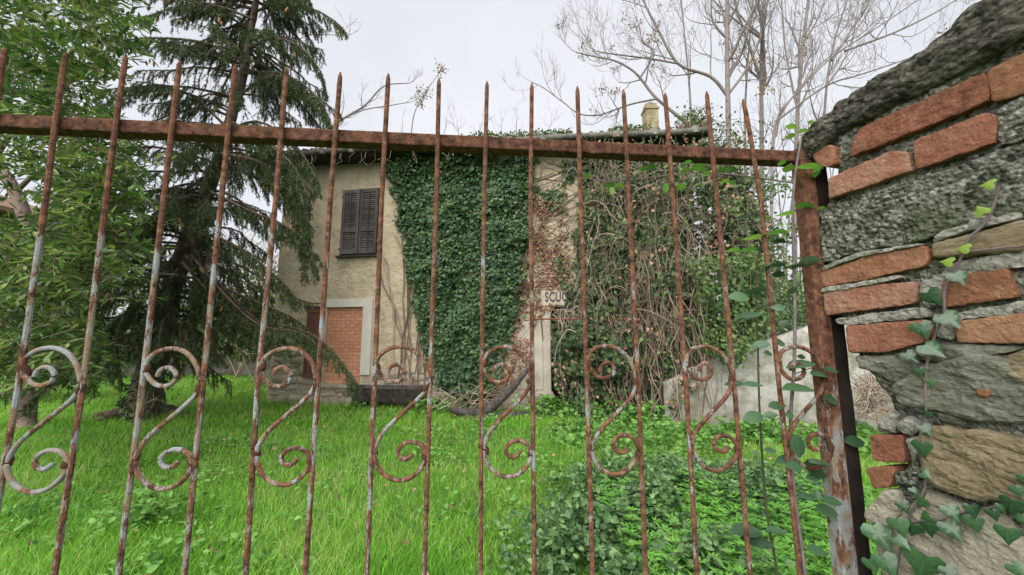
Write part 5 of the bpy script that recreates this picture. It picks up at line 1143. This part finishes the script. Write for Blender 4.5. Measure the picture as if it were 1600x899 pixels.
m_ = len(prof); F = [[i * m_ + k, i * m_ + m_ + k, i * m_ + m_ + (k + 1) % m_, i * m_ + (k + 1) % m_] for i in range(nt_ - 1) for k in range(m_)]
part("coping", V, [F, [list(range(m_)), [(nt_ - 1) * m_ + k for k in range(m_ - 1, -1, -1)]]], M['coping'], WR, True)

# ------------------------------------------------------------------ ivy on the masonry wall, leaf by leaf
WI = thing("ivy", "ivy trailing down the old masonry wall with separate lobed leaves", "ivy", WALL.p(.2, .0, 1.0), WALL.rot)
sv = np.array([[0, .06, 0], [-.26, -.1, .03], [-.5, .06, .02], [-.52, .24, 0], [-.36, .46, 0], [-.19, .66, 0], [0, 1, 0], [.17, .66, 0], [.34, .48, 0], [.5, .22, 0], [.46, .04, .02], [.24, -.1, .03]])
def ivy_mesh(mat):
    V = []; F = []   # two rings for a curved blade: centre, half ring, outline
    out = sv; c = np.array([0, .35, 0]); h = c + (out - c) * .55
    for p in out: V.append((p[0], p[1], -.22 * (p[0] ** 2) - .1 * p[1] ** 2 * (p[1] > 0)))
    for i, p in enumerate(h): V.append((p[0], p[1], .035 * math.cos(i * math.pi) + .015))
    V.append((0, .35, -.01)); F4 = [[i, (i + 1) % 12, 12 + (i + 1) % 12, 12 + i] for i in range(12)]; F3 = [[12 + i, 12 + (i + 1) % 12, 24] for i in range(12)]
    return npmesh("leaf", np.array(V), [F4, F3], mat, True)
im, iy = ivy_mesh(M['ivy_o']), ivy_mesh(M['ivy_y'])
IVL = [(1480, 420, 1515, 447), (1432, 451, 1479, 477), (1456, 485, 1509, 511), (1420, 500, 1461, 528), (1431, 531, 1479, 559), (1408, 545, 1435, 568), (1428, 571, 1446, 590), (1432, 662, 1460, 680), (1420, 690, 1460, 710), (1402, 780, 1422, 802), (1421, 760, 1433, 773), (1424, 775, 1453, 793),
       (1351, 815, 1395, 855), (1389, 806, 1420, 837), (1411, 815, 1442, 837), (1435, 800, 1459, 817), (1437, 816, 1466, 837), (1470, 789, 1504, 811), (1468, 811, 1504, 842), (1504, 786, 1535, 808), (1506, 802, 1535, 831), (1558, 817, 1590, 853), (1537, 795, 1566, 811), (1559, 775, 1602, 804), (1575, 758, 1602, 775),
       (1411, 859, 1473, 905), (1366, 864, 1404, 897), (1468, 884, 1500, 905), (1575, 877, 1605, 905), (1555, 786, 1575, 800), (1448, 592, 1464, 606), (1440, 640, 1458, 655), (1436, 735, 1456, 750), (1585, 800, 1612, 822), (1590, 740, 1615, 760), (1395, 835, 1420, 858), (1350, 870, 1372, 895)]
WNv = np.array([*WALL.n, 0]); WDv = np.array([*WALL.d, 0])
def on_wall(x, y, o_): t, z = WALL.hit(x, y, o_); return np.array(WALL.p(t, o_, z))
for k, (x0, y0, x1, y1) in enumerate(IVL):
    o_ = .03 + .02 * RNG.random(); cx, cy = (x0 + x1) / 2, (y0 + y1) / 2; a = on_wall(x0, cy, o_); c = on_wall(x1, cy, o_); sz = .5 * np.linalg.norm(c - a) + .5 * abs(on_wall(cx, y0, o_)[2] - on_wall(cx, y1, o_)[2]) 
    sz = min(.075, sz * .95); ax = unit(-UP * 1 + WDv * RNG.normal(.25, .5)); nr = WNv + UP * .5 + RNG.normal(0, .22, 3) - WDv * -.3
    leaf_obj("leaf", im, on_wall(cx, cy, o_) - ax * sz * .35, ax, nr, sz, WI)
for x0, y0, x1, y1 in ((1479, 403, 1499, 416), (1505, 383, 1525, 393), (1548, 283, 1560, 290), (1533, 332, 1542, 338)):
    p = on_wall((x0 + x1) / 2, (y0 + y1) / 2, .03); leaf_obj("leaf", iy, p, unit(UP * .2 + WDv * RNG.normal(0, 1)), WNv + UP * .4, .02, WI)["label"] = "small yellow green young leaf"
b = Batch()
for pix, r in (([(1562, 285), (1553, 320), (1538, 350), (1515, 372), (1505, 395), (1492, 425), (1476, 455), (1475, 490), (1462, 520), (1450, 560), (1446, 600), (1447, 650), (1444, 700), (1446, 760), (1425, 800), (1410, 840), (1400, 899)], .0023), ([(1425, 815), (1470, 812), (1510, 800), (1560, 790), (1600, 770)], .002), ([(1600, 385), (1560, 388), (1510, 395)], .0016), ([(1410, 840), (1450, 870), (1480, 899)], .002)):
    b.tube(curve([on_wall(x, y, .02) for x, y in pix], 4), r, 6)
b.build("stem", M['rose_stem'], WI, True)

# ------------------------------------------------------------------ bramble shoots climbing by the gate post
RV = thing("bramble_shoot", "two thorny bramble stems climbing beside the gate post with separate leaves", "bramble", tuple(at(1250, 450, .9) * [1, 1, 0]))
b = Batch(); YV = .905
def stem(pix, r0, r1, Y=YV, mat=None, th=True):
    p = curve([at(x, y, Y) for x, y in pix], 5); b.tube(p, np.linspace(r0, r1, len(p)), 7)
    if th:
        for q in range(2, len(p) - 1, 3):
            d = unit(np.array([RNG.normal(), RNG.normal() * .3, -.1])); b.tube([p[q] + d * r1 * .5, p[q] + d * (r0 + .006) - UP * .002], [.0016, .0003], 4)
stem([(1262, 960), (1258, 899), (1242, 780), (1236, 700), (1236, 640), (1241, 570), (1242, 480), (1240, 400), (1239, 320), (1243, 270), (1252, 215)], .0042, .003)
stem([(1243, 285), (1225, 284), (1170, 276), (1100, 270), (1040, 275), (985, 281), (940, 282), (900, 276)], .0022, .0012)
b.build("stem", M['rose_stem'], RV, True); b = Batch()
stem([(1222, 960), (1212, 880), (1198, 800), (1190, 700), (1186, 620), (1184, 540), (1181, 460), (1183, 410), (1192, 375)], .003, .0016, .93)
stem([(1193, 748), (1160, 720), (1140, 700)], .0014, .001, .93, th=False)
for pix in ([(1236, 640), (1215, 655), (1195, 652)], [(1240, 420), (1262, 412), (1300, 415)], [(1240, 372), (1215, 362), (1185, 366)], [(1241, 585), (1270, 575), (1290, 578)], [(1240, 330), (1262, 325)], [(1236, 715), (1262, 728)], [(1250, 260), (1270, 262)], [(1250, 212), (1270, 205)], [(1240, 800), (1275, 790)], [(1205, 850), (1180, 832)], [(1186, 605), (1165, 600)], [(1184, 545), (1195, 538)], [(1181, 465), (1165, 462)], [(1020, 277), (1015, 262)], [(1062, 272), (1060, 290)], [(1040, 275), (1038, 295)], [(960, 282), (958, 292)], [(1130, 274), (1140, 282)], [(1080, 271), (1085, 262)]):
    stem(pix, .0012, .0008, YV, th=False)
b.build("green_stem", M['rose_stem_g'], RV, True)
def rose_leaf(mat):
    V, F4, F3 = [], [], []; prof = [(0, 0), (.1, .13), (.25, .23), (.45, .28), (.65, .25), (.82, .15), (1, 0)]
    for y, w_ in prof:
        for k in (-1, -.5, 0, .5, 1): V.append((k * w_ * (1 + .06 * (int(y * 20) % 2)), y, .09 * abs(k) * w_ * 4 * .5 - .12 * y * y))
    for j in range(6):
        for i in range(4): q = j * 5 + i; F4.append([q, q + 1, q + 6, q + 5])
    return npmesh("leaf", np.array(V), [F4], mat, True)
rb, rd_ = rose_leaf(M['rose_b']), rose_leaf(M['rose_d'])
BR = [(1227, 195, 1245, 203, 1), (1243, 200, 1262, 208, -1), (1262, 184, 1274, 196, 1), (1265, 187, 1295, 197, 1), (1225, 208, 1243, 217, -1), (1245, 219, 1262, 230, 1), (1264, 214, 1312, 232, 1), (1220, 257, 1242, 270, -1), (1243, 256, 1287, 266, 1), (1268, 262, 1279, 279, 0), (1213, 250, 1228, 258, -1),
      (1187, 337, 1203, 347, -1), (1212, 330, 1240, 340, -1), (1241, 317, 1272, 328, 1), (1277, 320, 1290, 333, 1), (1158, 366, 1193, 376, -1), (1190, 360, 1230, 370, -1), (1132, 387, 1156, 394, -1), (1153, 386, 1182, 396, -1), (1000, 258, 1012, 271, -1), (1010, 256, 1025, 270, 1), (942, 284, 960, 292, -1), (948, 292, 962, 305, 0), (960, 284, 976, 296, 1), (1032, 286, 1047, 302, 0), (1055, 287, 1072, 298, 1), (1062, 262, 1080, 271, -1), (1081, 257, 1104, 268, 1), (1120, 262, 1134, 271, -1), (1130, 262, 1147, 270, 1), (1122, 278, 1140, 285, -1), (1138, 280, 1150, 291, 1), (1066, 251, 1082, 257, -1), (1100, 268, 1112, 275, 1), (912, 270, 925, 280, -1)]
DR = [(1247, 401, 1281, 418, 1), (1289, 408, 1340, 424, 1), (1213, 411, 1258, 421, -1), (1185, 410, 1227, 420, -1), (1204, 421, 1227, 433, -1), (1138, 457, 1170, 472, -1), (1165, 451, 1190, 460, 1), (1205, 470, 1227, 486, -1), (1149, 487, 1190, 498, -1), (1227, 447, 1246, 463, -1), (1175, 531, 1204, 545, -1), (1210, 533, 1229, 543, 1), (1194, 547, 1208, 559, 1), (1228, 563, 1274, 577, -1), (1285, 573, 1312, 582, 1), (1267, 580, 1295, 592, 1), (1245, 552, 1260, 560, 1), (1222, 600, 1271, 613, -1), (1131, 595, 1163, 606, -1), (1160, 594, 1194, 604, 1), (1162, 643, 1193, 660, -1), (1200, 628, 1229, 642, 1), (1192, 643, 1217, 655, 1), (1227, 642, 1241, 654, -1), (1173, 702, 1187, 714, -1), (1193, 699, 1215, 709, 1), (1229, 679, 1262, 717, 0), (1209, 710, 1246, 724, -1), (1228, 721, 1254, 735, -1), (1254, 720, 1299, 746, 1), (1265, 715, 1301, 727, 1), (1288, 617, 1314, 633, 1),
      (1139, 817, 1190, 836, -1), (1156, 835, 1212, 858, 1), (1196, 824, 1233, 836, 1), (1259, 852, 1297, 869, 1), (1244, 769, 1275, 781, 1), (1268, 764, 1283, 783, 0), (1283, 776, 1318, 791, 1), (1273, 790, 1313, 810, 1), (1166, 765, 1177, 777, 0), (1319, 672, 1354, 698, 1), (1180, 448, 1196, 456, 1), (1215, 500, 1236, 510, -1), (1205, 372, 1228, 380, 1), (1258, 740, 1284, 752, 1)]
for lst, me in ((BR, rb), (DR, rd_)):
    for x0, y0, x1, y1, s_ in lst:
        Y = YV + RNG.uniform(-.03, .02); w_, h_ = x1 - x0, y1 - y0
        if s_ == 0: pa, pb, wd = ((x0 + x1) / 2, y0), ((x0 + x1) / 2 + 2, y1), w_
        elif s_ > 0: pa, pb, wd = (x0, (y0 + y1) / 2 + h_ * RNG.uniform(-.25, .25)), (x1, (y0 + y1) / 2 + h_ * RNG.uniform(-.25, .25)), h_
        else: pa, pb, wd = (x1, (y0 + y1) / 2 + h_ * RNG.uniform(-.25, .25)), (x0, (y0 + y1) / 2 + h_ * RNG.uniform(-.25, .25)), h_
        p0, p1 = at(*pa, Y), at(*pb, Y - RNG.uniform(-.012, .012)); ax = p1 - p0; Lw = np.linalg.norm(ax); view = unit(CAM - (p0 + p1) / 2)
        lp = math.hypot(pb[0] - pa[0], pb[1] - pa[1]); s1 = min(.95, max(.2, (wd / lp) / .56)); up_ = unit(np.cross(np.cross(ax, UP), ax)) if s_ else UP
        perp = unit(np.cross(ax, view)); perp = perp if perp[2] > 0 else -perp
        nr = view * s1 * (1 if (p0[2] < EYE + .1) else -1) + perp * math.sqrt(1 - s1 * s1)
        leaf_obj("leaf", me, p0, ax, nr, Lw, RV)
